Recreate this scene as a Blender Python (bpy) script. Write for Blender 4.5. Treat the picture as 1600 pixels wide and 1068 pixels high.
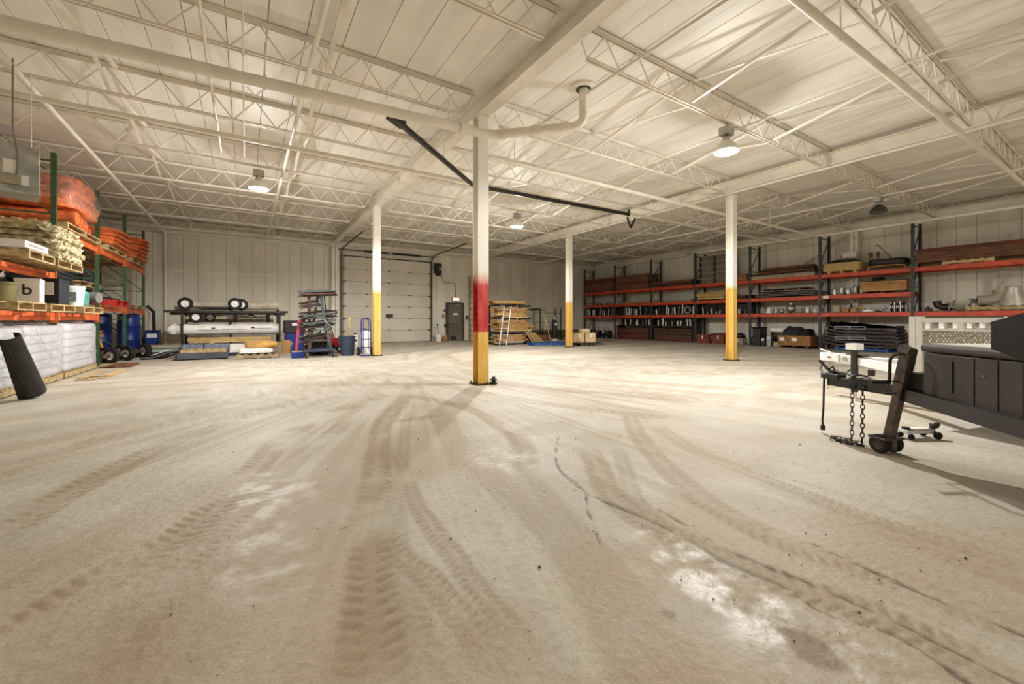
import bpy, math, random
from mathutils import Vector, Matrix, Euler, noise
random.seed(11)
R = math.radians
scene = bpy.context.scene
col = scene.collection
for o in list(bpy.data.objects):
    bpy.data.objects.remove(o)

# ------------------------------------------------------------------ camera
YAW = R(32.65)
cd = bpy.data.cameras.new('camera'); cam = bpy.data.objects.new('camera', cd); col.objects.link(cam)
cam.location = (0, 0, 1.1); cam.rotation_euler = (R(90), 0, -YAW)
cd.sensor_width = 36; cd.lens = 649 / 1600 * 36; cd.shift_y = -34 / 1600
cd.clip_start = .05; cd.clip_end = 200
scene.camera = cam

# ------------------------------------------------------------------ world, exposure, lamp strengths
w = bpy.data.worlds.new('world'); scene.world = w; w.use_nodes = True
w.node_tree.nodes['Background'].inputs[0].default_value = (.5, .6, .7, 1)
w.node_tree.nodes['Background'].inputs[1].default_value = .3
scene.view_settings.view_transform = 'Standard'; scene.view_settings.look = 'None'
scene.view_settings.exposure = .66; scene.view_settings.gamma = 1
scene.view_settings.use_curve_mapping = False
scene.cycles.max_bounces = 7; scene.cycles.diffuse_bounces = 5; scene.cycles.use_adaptive_sampling = True; scene.cycles.adaptive_threshold = .05; scene.cycles.glossy_bounces = 2; scene.cycles.transmission_bounces = 2; scene.cycles.transparent_max_bounces = 6
scene.cycles.caustics_reflective = False; scene.cycles.caustics_refractive = False
LAMP_W = 560
LAMP_COL = (1.0, .985, .965)

# ------------------------------------------------------------------ dimensions
XL, XR, YB, YN = -4.36, 19.9, 20.65, -6.0     # left, right, back and near walls
X1, X2, YC1, YC2 = 3.42, 11.2, 6.34, 13.13    # column lines
ZD = 5.0                                       # underside of roof deck
HG = 4.6                                       # underside of girders
JY = [6.34 + 2.263 * k for k in range(-5, 7)]  # joist lines

# ------------------------------------------------------------------ helpers: materials
def lin(h):
    h = h.lstrip('#'); r = []
    for i in (0, 2, 4):
        c = int(h[i:i + 2], 16) / 255
        r.append(c / 12.92 if c <= .04045 else ((c + .055) / 1.055) ** 2.4)
    return tuple(r)
MATS = {}
def mat(name, c, rough=.6, metal=0., var=.12, scale=3., bump=0., bscale=60., st=(1, 1, 1), c2=None, emit=0, alpha=1., rnd=.0, thr=None, spec=.5):
    if name in MATS: return MATS[name]
    m = bpy.data.materials.new(name); m.use_nodes = True; N = m.node_tree.nodes; L = m.node_tree.links
    b = N['Principled BSDF']; c = lin(c) if isinstance(c, str) else c
    b.inputs['Roughness'].default_value = rough; b.inputs['Metallic'].default_value = metal
    b.inputs['Specular IOR Level'].default_value = spec
    geo = N.new('ShaderNodeNewGeometry'); mp = N.new('ShaderNodeMapping'); mp.inputs['Scale'].default_value = st
    L.new(geo.outputs['Position'], mp.inputs['Vector'])
    nz = N.new('ShaderNodeTexNoise'); nz.inputs['Scale'].default_value = scale; nz.inputs['Detail'].default_value = 3
    L.new(mp.outputs[0], nz.inputs['Vector'])
    rp = N.new('ShaderNodeValToRGB')
    a = c2 and (lin(c2) if isinstance(c2, str) else c2) or tuple(max(0, x * (1 - 2.2 * var)) for x in c)
    lo, hi = thr or (.32, .68)
    rp.color_ramp.elements[0].position = lo; rp.color_ramp.elements[1].position = hi
    rp.color_ramp.elements[0].color = (*a, 1); rp.color_ramp.elements[1].color = (*(c if c2 else tuple(min(1, x * (1 + var * .6)) for x in c)), 1)
    L.new(nz.outputs['Fac'], rp.inputs[0]); out = rp.outputs[0]
    if rnd:
        oi = N.new('ShaderNodeObjectInfo'); mr = N.new('ShaderNodeMapRange')
        mr.inputs['To Min'].default_value = 1 - rnd; mr.inputs['To Max'].default_value = 1 + rnd * .5
        L.new(oi.outputs['Random'], mr.inputs['Value'])
        mx = N.new('ShaderNodeVectorMath'); mx.operation = 'SCALE'
        L.new(out, mx.inputs[0]); L.new(mr.outputs[0], mx.inputs['Scale']); out = mx.outputs[0]
    L.new(out, b.inputs['Base Color'])
    if bump:
        n2 = N.new('ShaderNodeTexNoise'); n2.inputs['Scale'].default_value = bscale; n2.inputs['Detail'].default_value = 4
        L.new(mp.outputs[0], n2.inputs['Vector'])
        bp = N.new('ShaderNodeBump'); bp.inputs['Strength'].default_value = bump; bp.inputs['Distance'].default_value = .02
        L.new(n2.outputs['Fac'], bp.inputs['Height']); L.new(bp.outputs[0], b.inputs['Normal'])
    if emit:
        b.inputs['Emission Color'].default_value = (*c, 1); b.inputs['Emission Strength'].default_value = emit
    if alpha < 1: b.inputs['Alpha'].default_value = alpha
    MATS[name] = m
    return m

# ------------------------------------------------------------------ helpers: meshes
class MB:
    def __init__(s): s.v = []; s.f = []
    def add(s, vs, fs):
        n = len(s.v); s.v += [tuple(v) for v in vs]; s.f += [tuple(i + n for i in f) for f in fs]; return s
    def box(s, c, d, rot=None):
        vs = [Vector((x * d[0] / 2, y * d[1] / 2, z * d[2] / 2)) for x in (-1, 1) for y in (-1, 1) for z in (-1, 1)]
        if rot is not None:
            m = rot if isinstance(rot, Matrix) else Euler(rot).to_matrix()
            vs = [m @ v for v in vs]
        return s.add([v + Vector(c) for v in vs], [(0, 1, 3, 2), (4, 6, 7, 5), (0, 4, 5, 1), (2, 3, 7, 6), (0, 2, 6, 4), (1, 5, 7, 3)])
    def bb(s, x0, x1, y0, y1, z0, z1):
        return s.box(((x0 + x1) / 2, (y0 + y1) / 2, (z0 + z1) / 2), (abs(x1 - x0), abs(y1 - y0), abs(z1 - z0)))
    def bar(s, p, q, w, h, up=(0, 0, 1)):
        p, q = Vector(p), Vector(q); d = q - p; y = d.normalized(); x = y.cross(Vector(up))
        if x.length < 1e-4: x = y.cross(Vector((1, 0, 0)))
        x.normalize(); z = x.cross(y)
        return s.box((p + q) / 2, (w, d.length, h), Matrix((x, y, z)).transposed())
    def cyl(s, p, q, r, n=10, r2=None, cap=True):
        p, q = Vector(p), Vector(q); r2 = r if r2 is None else r2; y = (q - p).normalized()
        x = y.orthogonal().normalized(); z = y.cross(x); vs = []
        for i in range(n):
            a = 2 * math.pi * i / n; d = x * math.cos(a) + z * math.sin(a); vs += [p + d * r, q + d * r2]
        fs = [(2 * i, 2 * i + 1, (2 * i + 3) % (2 * n), (2 * i + 2) % (2 * n)) for i in range(n)]
        if cap: fs += [tuple(range(0, 2 * n, 2)), tuple(range(2 * n - 1, 0, -2))]
        return s.add(vs, fs)
    def tube(s, pts, r, n=8, closed=False):
        pts = [Vector(p) for p in pts]; m = len(pts); vs = []; x = None
        for i, p in enumerate(pts):
            a = pts[(i - 1) % m] if (closed or i) else p; b = pts[(i + 1) % m] if (closed or i < m - 1) else p
            t = (b - a).normalized(); x = t.orthogonal() if x is None else x - t * x.dot(t)
            x.normalize(); z = t.cross(x)
            for k in range(n):
                g = 2 * math.pi * k / n; vs.append(p + (x * math.cos(g) + z * math.sin(g)) * r)
        fs = []
        for i in range(m if closed else m - 1):
            for k in range(n):
                a = i * n + k; b = i * n + (k + 1) % n; j = ((i + 1) % m) * n
                fs.append((a, b, j + (k + 1) % n, j + k))
        if not closed: fs += [tuple(range(n))[::-1], tuple(range((m - 1) * n, m * n))]
        return s.add(vs, fs)
    def lathe(s, prof, c=(0, 0, 0), n=20, axis='z'):
        vs = []; m = len(prof)
        for i in range(n):
            a = 2 * math.pi * i / n
            for r, h in prof:
                p = (r * math.cos(a), r * math.sin(a), h)
                if axis == 'x': p = (h, p[0], p[1])
                if axis == 'y': p = (p[1], h, p[0])
                vs.append(Vector(p) + Vector(c))
        fs = [(i * m + k, ((i + 1) % n) * m + k, ((i + 1) % n) * m + k + 1, i * m + k + 1) for i in range(n) for k in range(m - 1)]
        return s.add(vs, fs)
    def prism(s, poly, a, b, axis='z'):
        n = len(poly); vs = []
        for h in (a, b):
            for u, v in poly: vs.append({'z': (u, v, h), 'y': (u, h, v), 'x': (h, u, v)}[axis])
        return s.add(vs, [tuple(range(n))[::-1], tuple(range(n, 2 * n))] + [(i, (i + 1) % n, n + (i + 1) % n, n + i) for i in range(n)])
    def blob(s, c, d, e=.35, n=18, m=10, amp=.03, fr=4., seed=0, rot=None):
        vs = []; sg = lambda x, p: math.copysign(abs(x) ** p, x)
        for j in range(m + 1):
            ph = -math.pi / 2 + math.pi * j / m
            for i in range(n):
                th = 2 * math.pi * i / n
                p = Vector((sg(math.cos(ph), e) * sg(math.cos(th), e) * d[0] / 2, sg(math.cos(ph), e) * sg(math.sin(th), e) * d[1] / 2, sg(math.sin(ph), e) * d[2] / 2))
                k = noise.noise(p * fr + Vector((seed * 7.1, seed * 3.3, seed))) * amp
                p += p.normalized() * k
                if rot: p = Euler(rot).to_matrix() @ p
                vs.append(p + Vector(c))
        return s.add(vs, [(j * n + i, j * n + (i + 1) % n, (j + 1) * n + (i + 1) % n, (j + 1) * n + i) for j in range(m) for i in range(n)])
    def xf(s, M):
        s.v = [tuple(M @ Vector(v)) for v in s.v]; return s
    def build(s, name, m, parent=None, smooth=False, bevel=0):
        me = bpy.data.meshes.new(name); me.from_pydata(s.v, [], s.f); me.update()
        if smooth:
            me.polygons.foreach_set('use_smooth', [True] * len(me.polygons))
        me.materials.append(m)
        o = bpy.data.objects.new(name, me); col.objects.link(o)
        if parent: o.parent = parent
        if bevel:
            b = o.modifiers.new('bevel', 'BEVEL'); b.width = bevel; b.segments = 2; b.limit_method = 'ANGLE'
        if smooth:
            try: me.set_sharp_from_angle(angle=R(40))
            except Exception: pass
        return o
def tag(o, label=None, cat=None, group=None, kind=None):
    if label: o['label'] = label
    if cat: o['category'] = cat
    if group: o['group'] = group
    if kind: o['kind'] = kind
    return o
def thing(name, label, cat, loc=(0, 0, 0), rz=0, group=None, kind=None):
    o = bpy.data.objects.new(name, None); col.objects.link(o); o.location = loc; o.rotation_euler = (0, 0, rz); o.empty_display_size = .1
    return tag(o, label, cat, group, kind)
def one(mb, name, m, label, cat, group=None, **k): return tag(mb.build(name, m, **k), label, cat, group)
def copy_tree(o, parent=None):
    c = o.copy(); col.objects.link(c)
    if parent: c.parent = parent
    for ch in [x for x in CH.get(o, o.children)]: copy_tree(ch, c)
    return c
CH = {}
_unit = None
def piece(name, m, parent, c, d, rot=(0, 0, 0)):
    """a box-shaped piece: shared unit mesh, own scale and material"""
    global _unit
    if _unit is None:
        _unit = bpy.data.meshes.new('piece'); b = MB().box((0, 0, 0), (1, 1, 1)); _unit.from_pydata(b.v, [], b.f); _unit.materials.append(m)
    o = bpy.data.objects.new(name, _unit); col.objects.link(o); o.parent = parent
    o.location = c; o.scale = d; o.rotation_euler = rot
    o.material_slots[0].link = 'OBJECT'; o.material_slots[0].material = m
    return o
def text(body, size, m, parent, loc, rot, name='lettering', ext=.002):
    cu = bpy.data.curves.new('t', 'FONT'); cu.body = body; cu.size = size; cu.extrude = ext; cu.align_x = 'CENTER'; cu.align_y = 'CENTER'
    t = bpy.data.objects.new('t', cu); col.objects.link(t)
    bpy.context.view_layer.update(); dg = bpy.context.evaluated_depsgraph_get(); me = bpy.data.meshes.new_from_object(t.evaluated_get(dg))
    bpy.data.objects.remove(t); me.materials.clear(); me.materials.append(m)
    o = bpy.data.objects.new(name, me); col.objects.link(o); o.parent = parent; o.location = loc; o.rotation_euler = rot
    return o
ORD = ['first', 'second', 'third', 'fourth', 'fifth', 'sixth', 'seventh', 'eighth', 'ninth', 'tenth', 'eleventh', 'twelfth', 'thirteenth', 'fourteenth', 'fifteenth']

# ------------------------------------------------------------------ palette
m_wall = mat('wall_paint', '#e2dac8', .55, var=.07, scale=1.3, st=(1, 1, .35))
m_deck = mat('deck_paint', '#f6f1e7', .55, var=.07, scale=1.1, st=(2.2, .5, 1), rnd=.05)
m_steel = mat('steel_paint', '#eee7d8', .5, var=.06, scale=2)
m_pipe = mat('pipe_paint', '#eae3d2', .45, var=.05, scale=3)
m_seam = mat('seam_dark', '#8d8470', .8)
m_black = mat('black_paint', '#1b1815', .5, var=.2)
m_blackg = mat('black_gloss', '#141211', .35, var=.2)
m_rubber = mat('rubber', '#1c1b1a', .85, var=.2, scale=20)
m_dark = mat('dark_steel', '#35312c', .5, metal=.3, var=.25, scale=8)
m_rust = mat('rust_steel', '#6b4632', .8, var=.3, scale=12, c2='#3d2a20')
m_galv = mat('galvanised', '#b9b8b3', .35, metal=.8, var=.18, scale=5)
m_alu = mat('aluminium', '#c9c9c6', .3, metal=.9, var=.1)
m_white = mat('white_paint', '#efece6', .45, var=.06, scale=4)
m_orange = mat('rack_orange', '#e26a33', .5, var=.14, scale=5)
m_red_o = mat('rack_red_orange', '#d4502b', .5, var=.16, scale=5)
m_green = mat('rack_green', '#3f5d3c', .5, var=.15, scale=6)
m_teal = mat('rack_slate', '#3c4a48', .5, var=.2, scale=6)
m_pallet = mat('pallet_wood', '#c9ad7c', .8, var=.22, scale=9, st=(1, 1, 3), rnd=.2)
m_lumber = mat('lumber', '#c79a5f', .75, var=.25, scale=7, st=(4, .6, 4), rnd=.25)
m_pine = mat('pine', '#d9b878', .7, var=.2, scale=7, st=(.6, 4, 4), rnd=.22)
m_brown = mat('brown_wood', '#855a40', .75, var=.25, scale=6, st=(4, .5, 4), rnd=.2)
m_redwood = mat('redwood', '#713626', .65, var=.25, scale=6, st=(4, .5, 4), rnd=.18)
m_darkwood = mat('dark_wood', '#4b3326', .8, var=.25, scale=8, rnd=.2)
m_card = mat('cardboard', '#b98a55', .85, var=.12, scale=4, rnd=.12)
m_cardred = mat('cardboard_red', '#7c3b2c', .85, var=.15, scale=4, rnd=.12)
m_tarp = mat('orange_tarp', '#e3733a', .5, var=.25, scale=7, bump=.5, bscale=14)
m_film = mat('plastic_film', '#e8e4e2', .18, var=.1, alpha=.15)
m_wrap = mat('stretch_wrap', '#f4f3f7', .22, var=.05, scale=6, bump=.4, bscale=16, st=(1, .6, 2), alpha=.5)
m_bag = mat('grey_bag', '#cbc9cd', .7, var=.14, scale=5, bump=.3, bscale=20, rnd=.1)
m_batt = mat('wool_batt', '#b9a97b', .95, var=.3, scale=14, bump=1., bscale=40)
m_blue = mat('blue_plastic', '#1c3787', .4, var=.12)
m_navy = mat('navy_plastic', '#39445c', .5, var=.12)
m_bluep = mat('blue_pallet_paint', '#2f5f9e', .7, var=.25, scale=9, rnd=.15)
m_red = mat('red_paint', '#b02a22', .5, var=.2, scale=7)
m_pink = mat('pink_paint', '#b23a52', .5, var=.15)
m_olive = mat('olive', '#7d7444', .7, var=.15)
m_paper = mat('paper', '#ece8df', .7, var=.03)
m_greybox = mat('grey_box', '#a49a86', .7, var=.1, scale=3, rnd=.06)
m_yellow = mat('yellow_wood', '#c08a32', .6, var=.2, scale=6)
m_tealbag = mat('teal_bag', '#4f9d91', .55, var=.2, scale=7)
m_carpet = mat('dark_mat', '#262a31', .85, var=.2, scale=9, rnd=.25)
m_greyroll = mat('grey_roll', '#7f7d78', .7, var=.12)
m_gdoor = mat('door_panel', '#d6cdbb', .5, var=.05, scale=1.2, rnd=.03)
m_mdoor = mat('man_door', '#6d6350', .5, var=.12, scale=2)
m_chrome = mat('chrome', '#d8d8d8', .18, metal=1., var=.05)
m_plum = mat('plum_plastic', '#2a2022', .45, var=.25, scale=5)

# ================================================================== THE SETTING
import numpy as np
def vnoise(x, y, seed=0, oct=4):
    """tileless value noise on arrays, about 0..1"""
    t = np.zeros_like(x); a = 1.; s = 0.
    for o in range(oct):
        xi, yi = np.floor(x).astype(np.int64), np.floor(y).astype(np.int64); fx, fy = x - xi, y - yi
        fx, fy = fx * fx * (3 - 2 * fx), fy * fy * (3 - 2 * fy)
        def hsh(i, j):
            k = (i * 374761393 + j * 668265263 + (seed + o) * 1442695041) & 0x7fffffff
            k = ((k ^ (k >> 13)) * 1274126177) & 0x7fffffff
            return ((k ^ (k >> 16)) & 0xffff) / 65535.
        v = (hsh(xi, yi) * (1 - fx) + hsh(xi + 1, yi) * fx) * (1 - fy) + (hsh(xi, yi + 1) * (1 - fx) + hsh(xi + 1, yi + 1) * fx) * fy
        t += v * a; s += a; a *= .5; x = x * 2.03 + 5.1; y = y * 2.03 + 3.7
    return t / s
def sstep(v, a, b):
    k = np.clip((v - a) / (b - a), 0, 1); return k * k * (3 - 2 * k)
def smooth_path(pts, n=14):
    P = np.array([pts[0]] + list(pts) + [pts[-1]], float); out = []
    for i in range(1, len(P) - 2):
        for t in np.linspace(0, 1, n, endpoint=False):
            p0, p1, p2, p3 = P[i - 1:i + 3]
            out.append(.5 * (2 * p1 + (p2 - p0) * t + (2 * p0 - 5 * p1 + 4 * p2 - p3) * t * t + (3 * p1 - p0 - 3 * p2 + p3) * t ** 3))
    return np.array(out + [P[-2]])
def build_floor():
    def axis(lo, hi, a, b, fine):
        v = list(np.arange(a, b, fine)); s = fine; x = b
        while x < hi: v.append(x); s = min(s * 1.12, .3); x += s
        v.append(hi); s = fine; x = a - fine
        while x > lo: v.insert(0, x); s = min(s * 1.12, .3); x -= s
        v.insert(0, lo); return np.array(v)
    ax, ay = axis(XL - .1, XR + .1, -1.2, 4.4, .014), axis(YN - .1, YB + .1, .35, 4.6, .014)
    X, Y = np.meshgrid(ax, ay, indexing='ij'); nx, ny = X.shape
    x, y = X.ravel(), Y.ravel()
    wx = (vnoise(x * 1.3, y * 1.3, 1, 3) - .5) * .12; wy = (vnoise(x * 1.3, y * 1.3, 2, 3) - .5) * .12
    x_, y_ = x + wx, y + wy
    track = np.zeros_like(x); tread = np.zeros_like(x); crack = np.zeros_like(x); worn = np.zeros_like(x)
    brk = sstep(vnoise(x * 2.1, y * 2.1, 5, 4), .26, .5)
    def near(pts, reach):
        P = smooth_path(pts); seg = np.r_[0, np.cumsum(np.hypot(*np.diff(P, axis=0).T))]
        idx = np.where((x_ > P[:, 0].min() - reach) & (x_ < P[:, 0].max() + reach) & (y_ > P[:, 1].min() - reach) & (y_ < P[:, 1].max() + reach))[0]
        px, py = x_[idx], y_[idx]; bd = np.full(len(idx), 9.); ba = np.zeros(len(idx)); bs = np.zeros(len(idx))
        for i in range(len(P) - 1):
            d = P[i + 1] - P[i]; L = np.hypot(*d); d = d / max(L, 1e-6)
            rx, ry = px - P[i, 0], py - P[i, 1]; a = np.clip(rx * d[0] + ry * d[1], 0, L)
            q = np.hypot(rx - a * d[0], ry - a * d[1]); m = q < bd
            bd[m] = q[m]; ba[m] = seg[i] + a[m]; bs[m] = np.sign(rx * -d[1] + ry * d[0])[m]
        return idx, bd, ba, bs, seg[-1]
    TR = [([(-.75, 1.95), (-.5, 2.44), (-.17, 3.03), (.27, 4.29), (.96, 5.44), (2.55, 6.84)], .15, .95, .07), ([(-.42, 1.6), (-.29, 2.3), (-.02, 2.95), (.35, 3.73), (1., 4.9)], .12, .6, .055),
          ([(-1.15, 3.0), (-.9, 3.97), (-.56, 4.82), (.1, 5.78), (.93, 6.78)], .15, .75, .08), ([(-1.9, 3.1), (-1.6, 4.2), (-1.1, 5.4), (-.2, 6.6)], .13, .5, .07),
          ([(.29, 1.1), (.43, 1.84), (.7, 2.81), (1.25, 4.5), (2.46, 6.9)], .13, .95, .075), ([(.42, 1.1), (.56, 1.78), (.85, 2.76), (1.69, 4.97)], .07, .5, .05),
          ([(.63, 1.0), (.64, 1.56), (.58, 2.2), (.66, 2.84)], .08, .8, .05), ([(.75, 1.0), (.78, 1.62), (.88, 2.58), (1.1, 3.76)], .07, .7, .045),
          ([(2.05, .1), (1.97, .71), (1.82, 1.19), (1.9, 1.81), (2.56, 2.82)], .12, .9, .06), ([(2.35, .1), (2.35, .72), (2.3, 1.35), (2.9, 2.38), (3.94, 3.53)], .12, .8, .055),
          ([(2.94, .2), (2.94, .77), (3.02, 1.45), (3.29, 2.35), (4.07, 3.45)], .10, .6, .045), ([(1.78, .3), (1.64, .79), (1.74, 1.24), (2.12, 1.9), (2.81, 2.66)], .08, .6, .05),
          ([(5.2, 3.2), (4.6, 4.4), (3.9, 5.8), (4.0, 8.0), (5.5, 10.5)], .16, .6, .09), ([(4.1, 2.8), (3.4, 4.3), (2.9, 6.0), (2.6, 8.5)], .15, .6, .09),
          ([(8.5, 4.5), (6.0, 6.8), (4.6, 9.), (5.5, 13.)], .18, .5, .1), ([(1.6, 2.3), (2.2, 3.4), (2.3, 4.8), (2.0, 6.5), (2.6, 9.)], .12, .7, .07)]
    for k, (pts, hw, s, pit) in enumerate(TR):
        i, d, a, sg, L = near(pts, .3)
        m = sstep(d, hw, hw * .6) * brk[i] * s * sstep(a, 0, .4) * sstep(a, L, L - .5)
        track[i] = np.maximum(track[i], m)
        lug = np.sin(6.283 * (a + d * .5 * (1 if k % 2 else -1)) / pit + (sg > 0) * 3.14)
        t = sstep(lug, .15, .75) * sstep(d, hw, hw * .9) * sstep(d, hw * .12, hw * .25) * m
        tread[i] = np.maximum(tread[i], t)
        edge = sstep(np.abs(d - hw), .022, .004) * m; tread[i] = np.maximum(tread[i], edge * .5)
    x_, y_ = x + wx * .5, y + wy * .5
    jit = (vnoise(x * 9, y * 9, 9, 3) - .5) * .035
    for pts, wd in (([(1.81, 1.98), (1.85, 1.64), (1.87, 1.33), (1.84, 1.08), (1.89, .86), (1.84, .68), (1.92, .5), (1.81, .2)], .007), ([(2.04, 1.72), (1.95, 1.17), (2.0, .84), (2.01, .56), (1.99, .2)], .005), ([(2.37, .95), (2.32, .51), (2.32, .1)], .005), ([(1.82, 1.97), (1.65, 1.77), (1.46, 1.49)], .004), ([(1.82, 1.97), (2.0, 2.5), (2.5, 3.1)], .004)):
        i, d, a, sg, L = near(pts, .15)
        crack[i] = np.maximum(crack[i], sstep(np.abs(d + jit[i]), wd * 2.2, wd * .6))
    g = vnoise(x * 11, y * 11, 21, 5)
    for cx, cy, rx, ry, s in ((1.62, .85, .24, .6, 1.), (1.68, 1.25, .16, .3, .9), (.1, 3.06, .28, .5, .55), (.04, 2.27, .2, .45, .5), (1.75, 2.86, .25, .45, .5), (.83, 3.0, .2, .3, .3), (1.5, .45, .3, .3, .8)):  # pale patches: worn concrete, and lamp reflections painted into the floor colour
        q = ((x + wx * 1.5 - cx) / rx) ** 2 + ((y + wy * 1.5 - cy) / ry) ** 2
        worn = np.maximum(worn, sstep(q, 1.5, .1) * sstep(g, .40, .66) * s)
    oil = np.zeros_like(x)
    for cx, cy, rx, ry, s in ((1.59, .63, .07, .10, .9), (1.31, .99, .03, .03, .7), (1.36, .58, .02, .03, .6), (.36, 6.05, .5, .16, .35), (1.65, 4.52, .3, .1, .4), (2.5, 3.4, .5, .22, .3)):
        q = ((x + wx - cx) / rx) ** 2 + ((y + wy - cy) / ry) ** 2; oil = np.maximum(oil, sstep(q + (g - .5) * 1.6, 1.3, .4) * s)
    near_brown = sstep(vnoise(x * .9 + 4, y * .9, 61, 5), .34, .62) * sstep(np.hypot(x - .9, y - .3), 5.5, 1.2)  # brown patches that thicken towards the viewer
    # swept bands that follow the traffic from the overhead door fanning to the viewer
    ang = np.arctan2(x - 3.2, 9.5 - y); rad = np.hypot(x - 3.2, y - 9.5)
    sw = vnoise(ang * 26 + rad * .25, rad * .35, 31, 5); sw2 = vnoise(ang * 70 + 3, rad * .5, 41, 4)
    band = sstep(sw, .46, .66); fineband = sstep(sw2, .5, .75)
    z = -tread * .005 - crack * .006 - track * .002 + (vnoise(x * 3, y * 3, 51, 4) - .5) * .004 - .003
    me = bpy.data.meshes.new('floor')
    V = np.stack([x, y, np.minimum(z, 0)], 1).astype(np.float32)
    i0 = (np.arange(nx - 1)[:, None] * ny + np.arange(ny - 1)[None, :]).ravel()
    F = np.stack([i0, i0 + ny, i0 + ny + 1, i0 + 1], 1).astype(np.int32)
    me.vertices.add(len(V)); me.vertices.foreach_set('co', V.ravel())
    me.loops.add(F.size); me.loops.foreach_set('vertex_index', F.ravel())
    me.polygons.add(len(F)); me.polygons.foreach_set('loop_start', np.arange(0, F.size, 4, dtype=np.int32))
    me.polygons.foreach_set('use_smooth', np.ones(len(F), dtype=bool))
    me.update(); me.validate()
    for nm, ch in (('dirt_sheen', (track, tread, crack, worn)), ('dust', (band, fineband, oil, near_brown))):
        at_ = me.color_attributes.new(nm, 'FLOAT_COLOR', 'POINT'); at_.data.foreach_set('color', np.stack(ch, 1).astype(np.float32).ravel())
    m = bpy.data.materials.new('dusty_concrete'); m.use_nodes = True; N = m.node_tree.nodes; L = m.node_tree.links; b = N['Principled BSDF']
    geo = N.new('ShaderNodeNewGeometry')
    def nzn(scale, det):
        n = N.new('ShaderNodeTexNoise'); n.inputs['Scale'].default_value = scale; n.inputs['Detail'].default_value = det; L.new(geo.outputs['Position'], n.inputs['Vector']); return n.outputs['Fac']
    def rng(v, a, c, t0=0., t1=1.):
        n = N.new('ShaderNodeMapRange'); L.new(v, n.inputs[0])
        for i, q in enumerate((a, c, t0, t1)): n.inputs[i + 1].default_value = q
        return n.outputs[0]
    def mixc(f, a, c):
        n = N.new('ShaderNodeMix'); n.data_type = 'RGBA'; L.new(f, n.inputs[0])
        for i, v in ((6, a), (7, c)):
            if isinstance(v, tuple): n.inputs[i].default_value = (*v, 1)
            else: L.new(v, n.inputs[i])
        return n.outputs[2]
    def att(nm):
        a = N.new('ShaderNodeAttribute'); a.attribute_name = nm; s = N.new('ShaderNodeSeparateColor'); L.new(a.outputs['Color'], s.inputs[0]); return s.outputs[0], s.outputs[1], s.outputs[2], a.outputs['Alpha']
    tr, td, ck, wn_sheen = att('dirt_sheen'); bd, fb, ol, nb = att('dust')
    mid, fine, grit = nzn(1.7, 5), nzn(22, 5), nzn(110, 3)
    c = mixc(rng(mid, .35, .68), lin(F_A), lin(F_B))
    c = mixc(rng(bd, 0, 1, 0, .6), c, lin('#a09176')); c = mixc(rng(fb, 0, 1, 0, .45), c, lin('#d2c9b8'))
    c = mixc(rng(fine, .5, .8, 0, .35), c, lin('#8f7c5a'))
    c = mixc(rng(nb, 0, 1, 0, .55), c, lin('#a58e68')); c = mixc(rng(grit, .54, .74, 0, .32), c, lin('#7d6b4c')); c = mixc(rng(grit, .44, .30, 0, .18), c, lin('#ddd5c6'))
    c = mixc(rng(tr, 0, 1, 0, .55), c, lin('#907a52')); c = mixc(rng(td, 0, 1, 0, .42), c, lin('#78643f'))
    wm = N.new('ShaderNodeMath'); wm.operation = 'MULTIPLY'; L.new(wn_sheen, wm.inputs[0]); L.new(rng(fine, .40, .58, .15, 1.), wm.inputs[1]); wn_sheen2 = wm.outputs[0]
    c = mixc(rng(wn_sheen2, 0, 1, 0, .75), c, lin('#dbd6cd')); c = mixc(rng(ol, 0, 1, 0, .8), c, lin('#74603f')); c = mixc(rng(ck, 0, 1, 0, .8), c, lin('#54442c'))
    L.new(c, b.inputs['Base Color']); L.new(rng(wn_sheen, 0, 1, .62, .42), b.inputs['Roughness'])
    bp = N.new('ShaderNodeBump'); bp.inputs['Strength'].default_value = .5; bp.inputs['Distance'].default_value = .012
    hs = N.new('ShaderNodeMath'); hs.operation = 'MULTIPLY_ADD'; L.new(grit, hs.inputs[0]); hs.inputs[1].default_value = .18; L.new(fine, hs.inputs[2]); L.new(hs.outputs[0], bp.inputs['Height']); L.new(bp.outputs[0], b.inputs['Normal'])
    me.materials.append(m); o = bpy.data.objects.new('floor', me); col.objects.link(o); return o
F_A, F_B = '#b1a898', '#c4beb3'
tag(build_floor(), 'dusty tan concrete warehouse floor marked with tyre tracks', 'floor', kind='structure')

# ceiling: a backing deck with one roof panel after another below it
ce = tag(MB().bb(XL - .2, XR + .2, YN - .2, YB + .2, ZD + .03, ZD + .2).build('ceiling', m_seam), 'cream painted metal deck ceiling in long panels', 'ceiling', kind='structure')
pw = .46; n = int((XR - XL) / pw) + 1
pm = bpy.data.meshes.new('roof_panel'); q = MB().prism([(-pw / 2 + .004, .03), (-pw / 2 + .004, .006), (-pw / 2 + .010, 0), (-.012, 0), (-.008, .002), (.008, .002), (.012, 0), (pw / 2 - .010, 0), (pw / 2 - .004, .006), (pw / 2 - .004, .03)], YN, YB, 'y')
pm.from_pydata(q.v, [], q.f); pm.materials.append(m_deck)
for i in range(n):
    o = bpy.data.objects.new('roof_panel', pm); col.objects.link(o); o.parent = ce; o.location = (XL + pw * (i + .5), 0, ZD)
def rib_ring(): pass

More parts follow.
